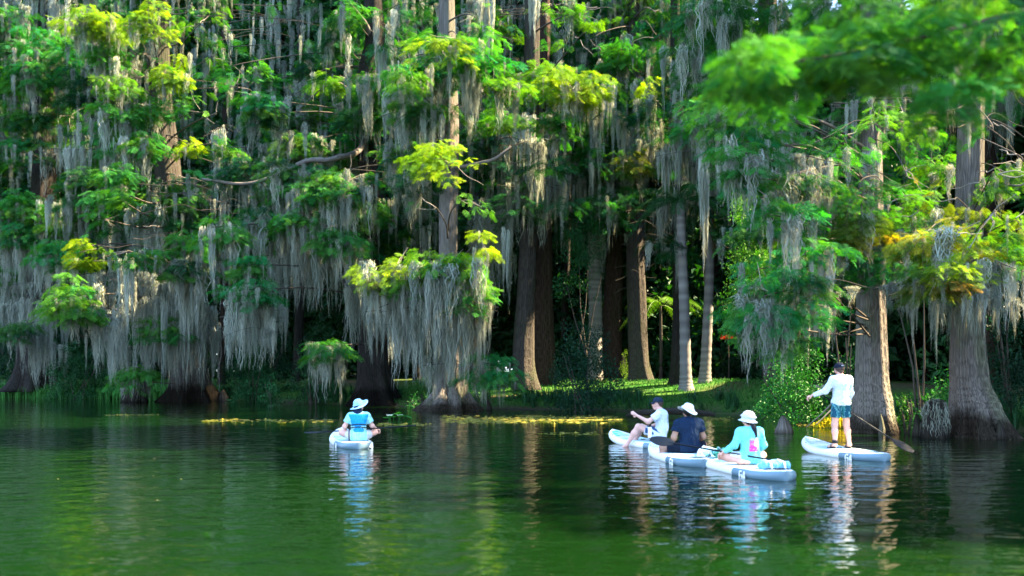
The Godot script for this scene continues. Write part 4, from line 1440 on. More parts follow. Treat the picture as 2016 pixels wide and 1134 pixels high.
func build_small() -> void:
	# cypress knees along the margin
	var n := 0
	for q in [["brown pointed cypress knee standing in the water right of the woman's pale hat", 1543, 858, 36, 36, 24.4, 1.0], ["dark cypress knee between the big right trunk and the mossy stump", 1806, 868, 24, 46, 23.2, 0.0], ["slim cypress knee left of the mossy trunk's moss skirt", 597, 786, 13, 32, 51.0, 0.1],
			["thin pale cypress knee right of the reeds by the dark trunk", 672, 793, 12, 34, 49.0, 0.3], ["stubby cypress knee behind the lone paddler's hat", 772, 800, 16, 28, 46.0, 0.0], ["small cypress knee at the foot of the pale centre trunk", 832, 806, 10, 30, 41.0, 0.3], ["tiny cypress knee beside the small shore bush", 962, 808, 12, 24, 39.5, 0.2],
			["low cypress knee at the right foot of the flared left trunk", 440, 787, 22, 24, 52.0, 0.1], ["broken pale root standing at the foot of the big right trunk", 1735, 850, 14, 42, 23.9, 1.0], ["dark cypress knee at the right edge below the far right trunk", 1968, 872, 20, 40, 22.2, 0.0]]:
		var d: float = q[5]
		var w: float = q[3] * 0.5 * d / FOCAL
		var h: float = q[4] * d / FOCAL
		var p := spot(q[1], q[2], d)
		p.y = -0.12
		var o := thing("cypress_knee", q[0], "cypress knee", p, 0.0, "cypress knees in the shallows")
		var keys := [[V(0, 0, 0), w], [V(0.02, h * 0.4, 0), w * 0.86], [V(0.0, h * 0.8, 0.02), w * 0.55], [V(-0.02, h + 0.1, 0.0), w * 0.16]]
		part("wood", trunk_mesh(keys, 0.25, 4, 40 + n, 0.12, 14, 18), M.bark_pale if q[6] > 0.5 else M.bark, o)
		n += 1
	# spatterdock
	rng.seed = 61
	var o := thing("water_lily", "clump of green water-lily leaves and pale flowers just right of the lone paddler", "water plant", spot(783, 829, 31.5))
	o.position.y = 0.0
	for k in 11:
		var b := MB.new()
		var at := V(rr(-0.5, 0.55), 0.02, rr(-0.5, 0.4))
		var rise := rr(0.02, 0.16)
		var a := rr(0, TAU)
		var out := V(cos(a), rr(-0.1, 0.45), sin(a) * 0.7).normalized()
		var side := out.cross(V(0, 1, 0)).normalized()
		var rows := []
		for i in 6:
			var t := i / 5.0
			var w := 0.10 * sin(PI * clampf(t * 0.85 + 0.12, 0, 1))
			var c := at + V(0, rise, 0) + out * 0.24 * t
			rows.append([c - side * w + V(0, 0.03, 0), c, c + side * w + V(0, 0.03, 0)])
		b.grid(rows, false)
		b.tube([at - V(0, 0.1, 0), at + V(0, rise, 0)], [0.008, 0.008], 5)
		for i in b.c.size(): b.c[i] = lin(0.035, 0.17, 0.035) * (0.7 + 0.06 * k)
		part("leaf", b.smooth(), M.leaf, o)
	for k in 4:
		var b := MB.new()
		var at := V([-0.32, -0.22, 0.05, 0.12][k], 0.11, 0.1)
		for j in 8:
			var a := TAU * j / 8
			b.tri(at + V(-sin(a), 0, cos(a)) * 0.025, at + V(cos(a) * 0.08, 0.085, sin(a) * 0.08), at + V(sin(a), 0, -cos(a)) * 0.025)
		part("flower", b.flat(), M.bloom, o)
	# fallen branch, yellow with weed
	o = thing("fallen_branch", "fallen branch draped with bright yellow-green weed left of the big right trunk", "branch", spot(1640, 842, 27.0))
	o.position.y = 0.0
	var b := MB.new()
	b.tube([V(0.30, -0.1, -0.1), V(0.26, 0.45, 0.0), V(0.14, 0.95, 0.05), V(0.10, 1.15, 0.1)], [0.15, 0.13, 0.10, 0.03], 10)
	part("stub", b.smooth(), M.bark_pale, o)
	for q in [[V(0.15, 0.9, 0), V(-0.35, 0.42, 0.1), V(-0.85, 0.02, 0.2)], [V(0.1, 0.7, 0.1), V(-0.15, 0.5, 0.2), V(-0.6, 0.1, 0.3)]]:
		b = MB.new()
		b.tube(q, [0.03, 0.024, 0.014], 7)
		part("limb", b.smooth(), M.twig, o)
	b = MB.new()
	rng.seed = 66
	for k in 150:
		var u := rr(0, 1)
		var top := V(lerpf(0.3, -0.55, u), lerpf(0.62, 0.14, u) * rr(0.5, 1.0), rr(-0.1, 0.35))
		strand(b, top, V(top.x + rr(-0.08, 0.05), 0.0, top.z + rr(-0.05, 0.1)), 0.035, 0.02, 4)
	for i in b.c.size(): b.c[i] = b.c[i] * lin(0.50, 0.44, 0.02)
	tag(part("weed", b.flat(), M.moss, o), "", "", "", "stuff")
	# long brown log at the water's edge
	o = thing("shore_log", "long dark brown log lying at the water's edge behind the white-shirted person", "log", spot(1315, 823, 33.5))
	o.position.y = 0.06
	b = MB.new()
	b.tube([V(-1.55, 0.0, 0.15), V(-0.9, 0.10, 0.05), V(0.2, 0.16, 0), V(1.1, 0.11, -0.05), V(1.7, 0.02, 0.1)], [0.05, 0.11, 0.13, 0.12, 0.07], 14)
	part("wood", b.smooth(), M.bark, o)
	# bench far back on the lawn, seen as a pale line between the trunks
	for q in [["pale wooden park bench on the lawn behind the centre trunks", 968, 736, 62.0, 0.2], ["pale bench seen past the moss between the shrub and the right trunk", 1617, 768, 31.5, 0.1]]:
		var p := spot(q[1], q[2], q[3])
		p.y = ground(p.x, p.z)
		o = thing("park_bench", q[0], "bench", p, q[4], "benches under the trees")
		var wood := mat(lin(0.42, 0.36, 0.30), 0.7, 0.3)
		for k in 3:
			b = MB.new()
			b.box(V(-0.8, 0.43, -0.2 + 0.14 * k), V(0.8, 0.46, -0.08 + 0.14 * k), 0.006)
			part("seat_slat", b.flat(), wood, o)
		for k in 2:
			b = MB.new()
			b.box(V(-0.8, 0.58 + 0.15 * k, -0.27), V(0.8, 0.69 + 0.15 * k, -0.24), 0.006)
			part("back_slat", b.flat(), wood, o)
		for x in [-0.7, 0.7]:
			b = MB.new()
			b.box(V(x - 0.03, 0.0, -0.24), V(x + 0.03, 0.85, -0.205), 0.004)
			b.box(V(x - 0.03, 0.0, 0.14), V(x + 0.03, 0.43, 0.20), 0.004)
			part("leg", b.flat(), M.limb, o)

func palm(key: String, label: String, d: float, sight: Array, ringed: bool, crown: int, dead: bool) -> void:
	var o := tree(key, "palm_tree", label, "palm tree", d, sight, "palm_bark", 0.35, 3, -9.0, "palms on the lawn")
	var t: Dictionary = trees[key]
	var mi: MeshInstance3D = t.mesh
	var b := MB.new()
	rng.seed = 40 + int(d)
	var path := smooth_path(t.keys, 90)
	var rows := []
	var cols := []
	var k := 0
	for q in path:
		var row := []
		var r: float = q[1] * (1.0 + (0.06 if k % 3 == 0 else 0.0)) + 0.12 * exp(-(q[0].y) / 0.5)
		for j in 18: row.append(q[0] + V(cos(TAU * j / 18) * r, 0, sin(TAU * j / 18) * r))
		rows.append(row)
		cols.append((lin(0.20, 0.19, 0.17) if k % 3 == 0 else lin(0.15, 0.14, 0.128)) * rr(0.8, 1.2))
		k += 1
	b.grid(rows, true, 1, 1, cols)
	mi.mesh = b.smooth()
	var top: Vector3 = path[-1][0]
	for n in crown:
		var a := TAU * n / crown + rr(-0.2, 0.2)
		var rise := rr(-0.3, 1.1)
		frond(o, top, a, rise, rr(2.4, 3.3), lin(0.02, 0.085, 0.025) * rr(0.7, 1.3))
	if dead: frond(o, top + V(0.1, -0.3, 0.1), 0.6, -1.5, 2.6, lin(0.30, 0.16, 0.07), "dead_frond")

func frond(o: Node3D, root: Vector3, a: float, rise: float, length: float, c: Color, called := "frond") -> void:
	var b := MB.new()
	var out := V(cos(a), 0, sin(a))
	var pts := []
	var rs := []
	var p := root
	var dir := (out * cos(rise) + V(0, sin(rise), 0)).normalized()
	for i in 13:
		pts.append(p)
		rs.append(0.025 * (1.0 - i / 14.0))
		p += dir * length / 12.0
		dir = (dir + V(0, -0.14, 0)).normalized()
	b.tint = c * 0.8
	b.tube(pts, rs, 5)
	for i in range(2, 13):
		for h in 3:
			var u: Vector3 = pts[i].lerp(pts[mini(i + 1, 12)], h / 3.0)
			var fw: Vector3 = (pts[i] - pts[i - 1]).normalized()
			var sd := fw.cross(V(0, 1, 0)).normalized()
			for s in [-1.0, 1.0]:
				var l := 0.62 * sin(PI * clampf(i / 13.5, 0.12, 0.95)) * rr(0.8, 1.1) + 0.08
				var go: Vector3 = (sd * s * 0.8 + fw * 0.5 + V(0, -0.55 - rr(0, 0.4), 0)).normalized()
				b.tint = c * rr(0.7, 1.3)
				var mid := u + go * l * 0.5 + V(0, 0.04, 0)
				b.tri(u, mid + fw * 0.022, u + go * l)
				b.tri(u, u + go * l, mid - fw * 0.022)
	part(called, b.flat(), M.leaf, o)

func build_sky() -> void:
	var cam := Camera3D.new()
	cam.name = "camera"
	cam.projection = Camera3D.PROJECTION_FRUSTUM
	cam.near = 0.1
	cam.far = 900.0
	cam.size = 2.0 * 0.1 * 567.0 / FOCAL
	cam.frustum_offset = Vector2(0, 0.1 * (LEVEL - 567.0) / FOCAL)
	cam.position = V(0, EYE, 0)
	cam.current = true
	var at := CameraAttributesPhysical.new()
	at.frustum_focal_length = 77.0
	at.frustum_focus_distance = 30.0
	at.frustum_near = 0.1
	at.frustum_far = 900.0
	at.exposure_aperture = 2.6
	at.auto_exposure_enabled = false
	cam.attributes = at
	add_child(cam)
	var env := Environment.new()
	var sky := Sky.new()
	var sm := ProceduralSkyMaterial.new()
	sm.sky_top_color = Color(0.52, 0.68, 0.88)
	sm.sky_horizon_color = Color(0.86, 0.91, 0.95)
	sm.sky_curve = 0.18
	sm.ground_bottom_color = Color(0.08, 0.14, 0.08)
	sm.ground_horizon_color = Color(0.25, 0.35, 0.25)
	sm.energy_multiplier = 0.51
	sky.sky_material = sm
	env.background_mode = Environment.BG_SKY
	env.sky = sky
	env.tonemap_mode = Environment.TONE_MAPPER_LINEAR
	env.tonemap_exposure = 12.0
	env.sdfgi_enabled = true
	env.ssao_enabled = true
	env.ssil_enabled = true
	var we := WorldEnvironment.new()
	we.name = "world_environment"
	we.environment = env
	add_child(we)
	var sun := DirectionalLight3D.new()
	sun.name = "sun"
	sun.light_energy = 1.6
	sun.light_color = Color(1.0, 0.90, 0.73)
	sun.light_angular_distance = 0.5
	sun.shadow_enabled = true
	sun.basis = Basis.looking_at(-SUN, V(0, 1, 0))
	add_child(sun)

func plant_trees() -> void:
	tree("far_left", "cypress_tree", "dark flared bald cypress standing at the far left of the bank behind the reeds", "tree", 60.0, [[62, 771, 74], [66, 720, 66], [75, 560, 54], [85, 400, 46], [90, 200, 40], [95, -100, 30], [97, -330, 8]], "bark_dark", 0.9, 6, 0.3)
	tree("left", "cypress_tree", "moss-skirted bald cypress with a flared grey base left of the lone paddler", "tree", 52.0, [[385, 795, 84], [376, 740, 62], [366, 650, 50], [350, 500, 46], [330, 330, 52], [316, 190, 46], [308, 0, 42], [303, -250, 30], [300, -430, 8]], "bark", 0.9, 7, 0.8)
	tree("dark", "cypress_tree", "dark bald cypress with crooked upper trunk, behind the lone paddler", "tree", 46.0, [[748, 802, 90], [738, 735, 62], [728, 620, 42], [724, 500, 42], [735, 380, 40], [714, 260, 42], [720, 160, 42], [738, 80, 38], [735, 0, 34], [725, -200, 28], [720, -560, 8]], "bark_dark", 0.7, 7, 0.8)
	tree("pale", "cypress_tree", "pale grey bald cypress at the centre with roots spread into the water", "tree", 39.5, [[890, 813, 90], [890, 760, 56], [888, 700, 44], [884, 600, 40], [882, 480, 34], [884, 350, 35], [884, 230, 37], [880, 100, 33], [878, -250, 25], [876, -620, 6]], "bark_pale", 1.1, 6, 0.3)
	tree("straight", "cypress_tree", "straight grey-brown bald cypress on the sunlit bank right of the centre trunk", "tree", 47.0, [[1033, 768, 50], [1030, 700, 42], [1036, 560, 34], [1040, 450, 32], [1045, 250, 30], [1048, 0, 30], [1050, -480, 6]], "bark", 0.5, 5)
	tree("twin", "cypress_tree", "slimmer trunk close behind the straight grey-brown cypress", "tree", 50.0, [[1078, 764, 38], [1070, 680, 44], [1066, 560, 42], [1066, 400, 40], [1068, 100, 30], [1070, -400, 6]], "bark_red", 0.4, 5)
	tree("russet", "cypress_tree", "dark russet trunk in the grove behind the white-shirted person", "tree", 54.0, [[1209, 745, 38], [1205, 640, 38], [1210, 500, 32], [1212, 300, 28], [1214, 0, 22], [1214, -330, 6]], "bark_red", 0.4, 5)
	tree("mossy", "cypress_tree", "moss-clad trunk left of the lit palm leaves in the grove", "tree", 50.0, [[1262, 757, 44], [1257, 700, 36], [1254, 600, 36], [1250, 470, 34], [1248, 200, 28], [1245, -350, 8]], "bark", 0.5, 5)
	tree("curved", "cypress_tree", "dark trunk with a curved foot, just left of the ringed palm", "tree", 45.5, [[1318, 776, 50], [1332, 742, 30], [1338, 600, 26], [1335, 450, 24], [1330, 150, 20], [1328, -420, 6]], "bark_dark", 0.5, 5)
	palm("palm_a", "ringed grey palm trunk on the lawn, the taller and straighter of the front pair", 43.0, [[1352, 776, 30], [1350, 740, 22], [1347, 600, 20], [1342, 470, 18], [1340, 400, 16]], true, 13, false)
	palm("palm_b", "leaning ringed palm with a hanging dead frond, right of the straighter palm", 45.0, [[1386, 771, 26], [1390, 700, 20], [1396, 560, 18], [1398, 430, 16], [1398, 380, 14]], true, 11, true)
	palm("palm_c", "grey palm trunk half hidden by leafy vines, left of the russet trunk", 53.0, [[1172, 752, 28], [1172, 600, 26], [1170, 520, 25], [1168, 455, 22]], true, 13, false)
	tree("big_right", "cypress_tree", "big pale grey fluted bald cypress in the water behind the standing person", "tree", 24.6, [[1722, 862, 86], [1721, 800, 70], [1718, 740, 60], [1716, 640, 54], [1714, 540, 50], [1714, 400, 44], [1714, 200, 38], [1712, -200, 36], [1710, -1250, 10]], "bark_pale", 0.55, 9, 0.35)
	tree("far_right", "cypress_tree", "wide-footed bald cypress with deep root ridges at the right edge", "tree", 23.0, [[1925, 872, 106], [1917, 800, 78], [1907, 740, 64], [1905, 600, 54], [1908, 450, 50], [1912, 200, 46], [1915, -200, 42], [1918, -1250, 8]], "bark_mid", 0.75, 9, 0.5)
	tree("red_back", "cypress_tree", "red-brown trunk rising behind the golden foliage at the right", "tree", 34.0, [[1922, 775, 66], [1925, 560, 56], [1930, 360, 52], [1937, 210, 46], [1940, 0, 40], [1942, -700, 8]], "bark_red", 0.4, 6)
	tree("upper", "cypress_tree", "tan trunk showing between the leaves at the top right of centre", "tree", 42.0, [[1528, 765, 50], [1518, 400, 42], [1512, 50, 36], [1510, -300, 22], [1508, -560, 6]], "bark", 0.4, 6)
	# trees beyond the frame, on the same shore to the right: they shade the river
	for q in [["side_a", 21.0, -29.0], ["side_b", 19.5, -20.0], ["side_c", 27.0, -24.0], ["side_d", 25.0, -14.5], ["side_e", 35.0, -27.0], ["side_g", 34.0, -17.0]]:
		var d: float = -q[2]
		var px: float = 1008.0 + q[1] * FOCAL / d
		var py := LEVEL + (EYE - ground(q[1], q[2])) * FOCAL / d
		var up := FOCAL / d
		tree(q[0], "cypress_tree", "bald cypress on the right bank outside the picture, shading the river", "tree", d, [[px, py + 10, 1.5 * up], [px, py - 3 * up, 0.9 * up], [px, py - 14 * up, 0.7 * up], [px + 0.4 * up, py - 27 * up, 0.15 * up]], "bark", 0.7, 6, -9.0, "cypresses beyond the right edge")
	tree("overhead", "cypress_tree", "cypress beside the viewer whose blurred leafy branch hangs into the top right corner", "tree", 6.2, [[3300, 1180, 190], [3300, 700, 150], [3290, 0, 130], [3280, -1500, 90], [3270, -3200, 20]], "bark", 0.5, 6)

func list_boughs() -> void:
	# each: tree, bearing and rise of its box, hue, moss below it, how much nearer than its trunk
	var k := "far_left"
	bough(k, 35, 40, 138, 178, "emerald", 90, 3.0); bough(k, 0, 130, 60, 250, "green", 80, 2.0); bough(k, 55, 195, 218, 262, "deep", 110, 1.0); bough(k, 40, 275, 205, 325, "deep", 70, 2.0)
	bough(k, 0, 372, 140, 455, "green", 95, 4.0); bough(k, 78, 405, 132, 455, "lime", 0, 5.0); bough(k, 0, 425, 105, 492, "emerald", 110, 4.0); bough(k, 0, 620, 56, 670, "deep", 40, 4.0); bough(k, 0, 260, 60, 330, "emerald", 80, 2.0); bough(k, -60, 0, 30, 60, "green", 90, 1.0)
	k = "left"
	bough(k, 130, 20, 258, 76, "yellow", 60, 3.0); bough(k, 252, 0, 345, 62, "yellow", 40, 3.5); bough(k, 270, 40, 335, 82, "yellow", 30, 3.0); bough(k, 338, 0, 415, 26, "yellow", 90, 2.0); bough(k, 330, 14, 456, 82, "deep", 80, 2.0); bough(k, 375, 84, 452, 142, "deep", 150, 2.5)
	bough(k, 258, 92, 314, 122, "lime", 0, 2.5); bough(k, 320, 104, 382, 180, "yellow", 60, 3.0); bough(k, 186, 142, 272, 186, "lime", 60, 2.5); bough(k, 175, 204, 278, 256, "green", 90, 3.0); bough(k, 140, 140, 222, 206, "dark", 90, 1.0); bough(k, 360, 188, 434, 254, "green", 110, 3.0); bough(k, 412, 210, 432, 240, "lime", 0, 4.0)
	bough(k, 395, 262, 442, 302, "deep", 120, 3.0); bough(k, 350, 264, 386, 300, "yellow", 40, 2.0); bough(k, 198, 312, 300, 358, "green", 70, 4.0); bough(k, 292, 312, 395, 374, "green", 110, 5.0); bough(k, 186, 368, 280, 412, "green", 100, 5.0); bough(k, 240, 375, 278, 398, "lime", 0, 6.0); bough(k, 172, 410, 232, 452, "green", 100, 5.0)
	bough(k, 136, 455, 210, 530, "yellow", 90, 4.0); bough(k, 105, 530, 178, 632, "lime", 70, 5.0); bough(k, 110, 560, 170, 630, "green", 60, 5.5); bough(k, 284, 608, 356, 668, "green", 60, 3.0); bough(k, 232, 716, 296, 764, "green", 40, 3.0); bough(k, 280, 420, 345, 470, "deep", 150, 4.0); bough(k, 440, 290, 470, 312, "lime", 40, 2.0)
	bough(k, 60, 470, 140, 530, "emerald", 90, 3.0); bough(k, 300, 440, 400, 500, "green", 140, 4.5); bough(k, 380, 330, 470, 390, "deep", 110, 3.5); bough(k, 215, 255, 310, 310, "green", 90, 3.0); bough(k, 180, 80, 260, 140, "green", 90, 2.0)
	bough(k, 195, 470, 315, 518, "green", 60, 5.4); bough(k, 320, 500, 410, 545, "deep", 80, 4.4)
	k = "dark"
	bough(k, 560, 350, 700, 400, "green", 100, 3.8); bough(k, 480, 200, 560, 250, "deep", 110, 1.5); bough(k, 640, 30, 700, 90, "deep", 100, 1.0); bough(k, 400, 420, 480, 470, "green", 120, 4.5)
	bough(k, 530, 310, 640, 360, "deep", 110, 3.0); bough(k, 630, 316, 748, 392, "deep", 120, 3.5); bough(k, 470, 408, 560, 452, "deep", 90, 3.0); bough(k, 550, 415, 640, 458, "green", 90, 4.0); bough(k, 610, 436, 716, 494, "green", 100, 4.0); bough(k, 470, 496, 548, 545, "emerald", 90, 4.0); bough(k, 446, 548, 530, 592, "emerald", 130, 5.0)
	bough(k, 600, 660, 674, 702, "green", 90, 4.0); bough(k, 690, 140, 795, 246, "deep", 110, 2.0); bough(k, 752, 32, 806, 74, "deep", 60, 2.0); bough(k, 672, 428, 716, 484, "deep", 60, 3.0); bough(k, 790, 275, 845, 320, "deep", 60, 1.0); bough(k, 590, 120, 640, 170, "dark", 100, 0.0); bough(k, 645, 345, 672, 380, "lime", 30, 4.0)
	k = "pale"
	bough(k, 840, 36, 915, 116, "yellow", 60, 2.5); bough(k, 912, 12, 956, 52, "lime", 40, 2.5); bough(k, 826, 98, 936, 134, "green", 130, 2.0); bough(k, 778, 132, 846, 184, "lime", 90, 2.0); bough(k, 822, 276, 962, 370, "yellow", 80, 3.0); bough(k, 855, 366, 952, 422, "lime", 70, 3.0); bough(k, 826, 388, 896, 434, "deep", 90, 2.5)
	bough(k, 716, 488, 842, 560, "yellow", 120, 3.0); bough(k, 800, 488, 965, 560, "lime", 130, 3.5, false); bough(k, 780, 500, 940, 580, "green", 150, 3.0); bough(k, 928, 420, 968, 508, "yellow", 60, 2.0); bough(k, 904, 560, 968, 612, "green", 70, 3.0); bough(k, 932, 540, 962, 600, "lime", 30, 3.5); bough(k, 915, 690, 1008, 740, "emerald", 30, 1.5); bough(k, 720, 545, 760, 580, "olive", 100, 3.0)
	k = "straight"
	bough(k, 1030, 132, 1192, 200, "yellow", 110, 5.0); bough(k, 956, 202, 1048, 256, "lime", 90, 4.0); bough(k, 1066, 212, 1124, 276, "green", 80, 4.0); bough(k, 1088, 22, 1192, 126, "lime", 60, 4.0); bough(k, 1128, 0, 1240, 30, "lime", 30, 3.0); bough(k, 975, 236, 1010, 262, "lime", 30, 4.0)
	k = "mossy"
	bough(k, 1240, 128, 1314, 216, "yellow", 120, 5.0); bough(k, 1178, 122, 1240, 200, "deep", 120, 4.0); bough(k, 1246, 24, 1345, 122, "deep", 80, 4.0); bough(k, 1264, 4, 1312, 40, "lime", 20, 4.0); bough(k, 1204, 292, 1270, 346, "olive", 40, 3.0); bough(k, 1190, 70, 1260, 130, "green", 90, 3.0)
	k = "upper"
	bough(k, 1340, 20, 1480, 130, "deep", 120, 2.0); bough(k, 1440, 0, 1500, 60, "dark", 60, 1.0); bough(k, 1330, 0, 1440, 50, "green", 90, 0.0); bough(k, 1310, 130, 1430, 200, "deep", 150, 1.0)
	k = "big_right"
	bough(k, 1344, 182, 1430, 246, "emerald", 130, 3.0); bough(k, 1385, 176, 1530, 262, "green", 130, 3.5); bough(k, 1420, 228, 1528, 330, "emerald", 160, 4.0); bough(k, 1440, 300, 1505, 402, "emerald", 110, 4.0); bough(k, 1538, 300, 1632, 372, "deep", 170, 3.0); bough(k, 1540, 378, 1622, 452, "emerald", 150, 3.5); bough(k, 1544, 440, 1640, 548, "emerald", 150, 4.0)
	bough(k, 1452, 452, 1552, 604, "emerald", 130, 3.0); bough(k, 1534, 545, 1624, 645, "emerald", 140, 4.0); bough(k, 1438, 605, 1496, 690, "green", 80, 2.0); bough(k, 1650, 350, 1744, 450, "olive", 110, 2.0); bough(k, 1736, 300, 1822, 360, "gold", 120, 1.0); bough(k, 1644, 440, 1700, 500, "olive", 60, 2.0); bough(k, 1725, 440, 1760, 490, "gold", 30, 1.0); bough(k, 1600, 230, 1720, 310, "green", 130, 2.0)
	bough(k, 1425, 255, 1500, 350, "green", 120, 4.5); bough(k, 1490, 380, 1570, 470, "green", 120, 4.5); bough(k, 1470, 520, 1560, 640, "emerald", 120, 4.5); bough(k, 1440, 560, 1510, 660, "emerald", 90, 3.5); bough(k, 1560, 480, 1640, 600, "deep", 140, 4.2); bough(k, 1500, 600, 1600, 690, "deep", 110, 4.0)
	bough(k, 1660, 300, 1750, 400, "olive", 120, 1.0); bough(k, 1640, 380, 1700, 470, "lime", 90, 1.0); bough(k, 1750, 350, 1830, 440, "olive", 120, 0.5)
	k = "far_right"
	bough(k, 1830, 350, 1940, 430, "olive", 110, 1.0); bough(k, 1900, 380, 2016, 450, "gold", 110, 2.2); bough(k, 1960, 470, 2040, 560, "lime", 100, 1.5); bough(k, 1780, 380, 1850, 450, "lime", 100, 0.0)
	bough(k, 1872, 290, 2030, 396, "gold", 100, 2.0); bough(k, 1806, 420, 1960, 500, "gold", 120, 2.5); bough(k, 1830, 470, 1950, 565, "yellow", 120, 3.0); bough(k, 1764, 450, 1850, 500, "olive", 90, 2.5); bough(k, 1770, 530, 1840, 572, "olive", 90, 2.5); bough(k, 1950, 400, 2040, 470, "lime", 140, 2.0); bough(k, 1970, 270, 2040, 340, "gold", 90, 1.5); bough(k, 1860, 545, 1890, 572, "rust", 20, 3.0); bough(k, 1810, 285, 1890, 370, "lime", 40, -4.0); bough(k, 1890, 210, 2010, 270, "green", 160, 2.0)
	k = "overhead"
	bough(k, 1428, 85, 1530, 165, "deep", 0, 0.6); bough(k, 1510, 60, 1640, 140, "green", 0, 0.3); bough(k, 1620, 100, 1740, 165, "deep", 0, 0.4); bough(k, 1600, -50, 1740, 50, "deep", 0, 0.0); bough(k, 1700, 0, 1850, 90, "green", 0, 0.3); bough(k, 1820, -50, 1960, 60, "deep", 0, 0.0)
	bough(k, 1880, 40, 2040, 120, "green", 0, 0.2); bough(k, 1760, 90, 1880, 190, "green", 0, 0.2); bough(k, 1850, 150, 1960, 225, "green", 0, 0.5); bough(k, 1930, 100, 2060, 180, "deep", 0, 0.1); bough(k, 1445, 90, 1490, 140, "green", 0, 0.9, false); bough(k, 1560, 130, 1640, 185, "green", 0, 0.2); bough(k, 1480, 120, 1590, 195, "green", 0, 0.1); bough(k, 1660, 50, 1720, 110, "green", 0, 0.4, false)
	# lesser boughs between the ones that stand out
	for q in [["far_left", -20, 150, 20, 560, 12], ["left", 150, 480, 20, 560, 24], ["dark", 470, 780, 10, 490, 24], ["pale", 770, 980, 20, 420, 12], ["straight", 960, 1120, 0, 330, 8], ["mossy", 1130, 1330, 0, 300, 9], ["upper", 1320, 1480, 20, 330, 8], ["big_right", 1440, 1760, 220, 540, 14], ["far_right", 1760, 2020, 190, 520, 11]]:
		rng.seed = 4400 + int(q[1]) + 50
		for n in q[5]:
			var x := rr(q[1], q[2])
			var y := rr(q[3], q[4])
			var grow: float = 1.0 if trees[q[0]].d > 30.0 else 1.3
			var w := rr(34.0, 70.0) * grow
			var h := rr(17.0, 30.0) * grow
			bough(q[0], x - w, y - h, x + w, y + h, ["green", "emerald", "deep", "green", "deep", "lime"][rng.randi() % 6], rr(40.0, 120.0), rr(-3.0, 2.0) if grow == 1.0 else rr(-2.0, 2.0))

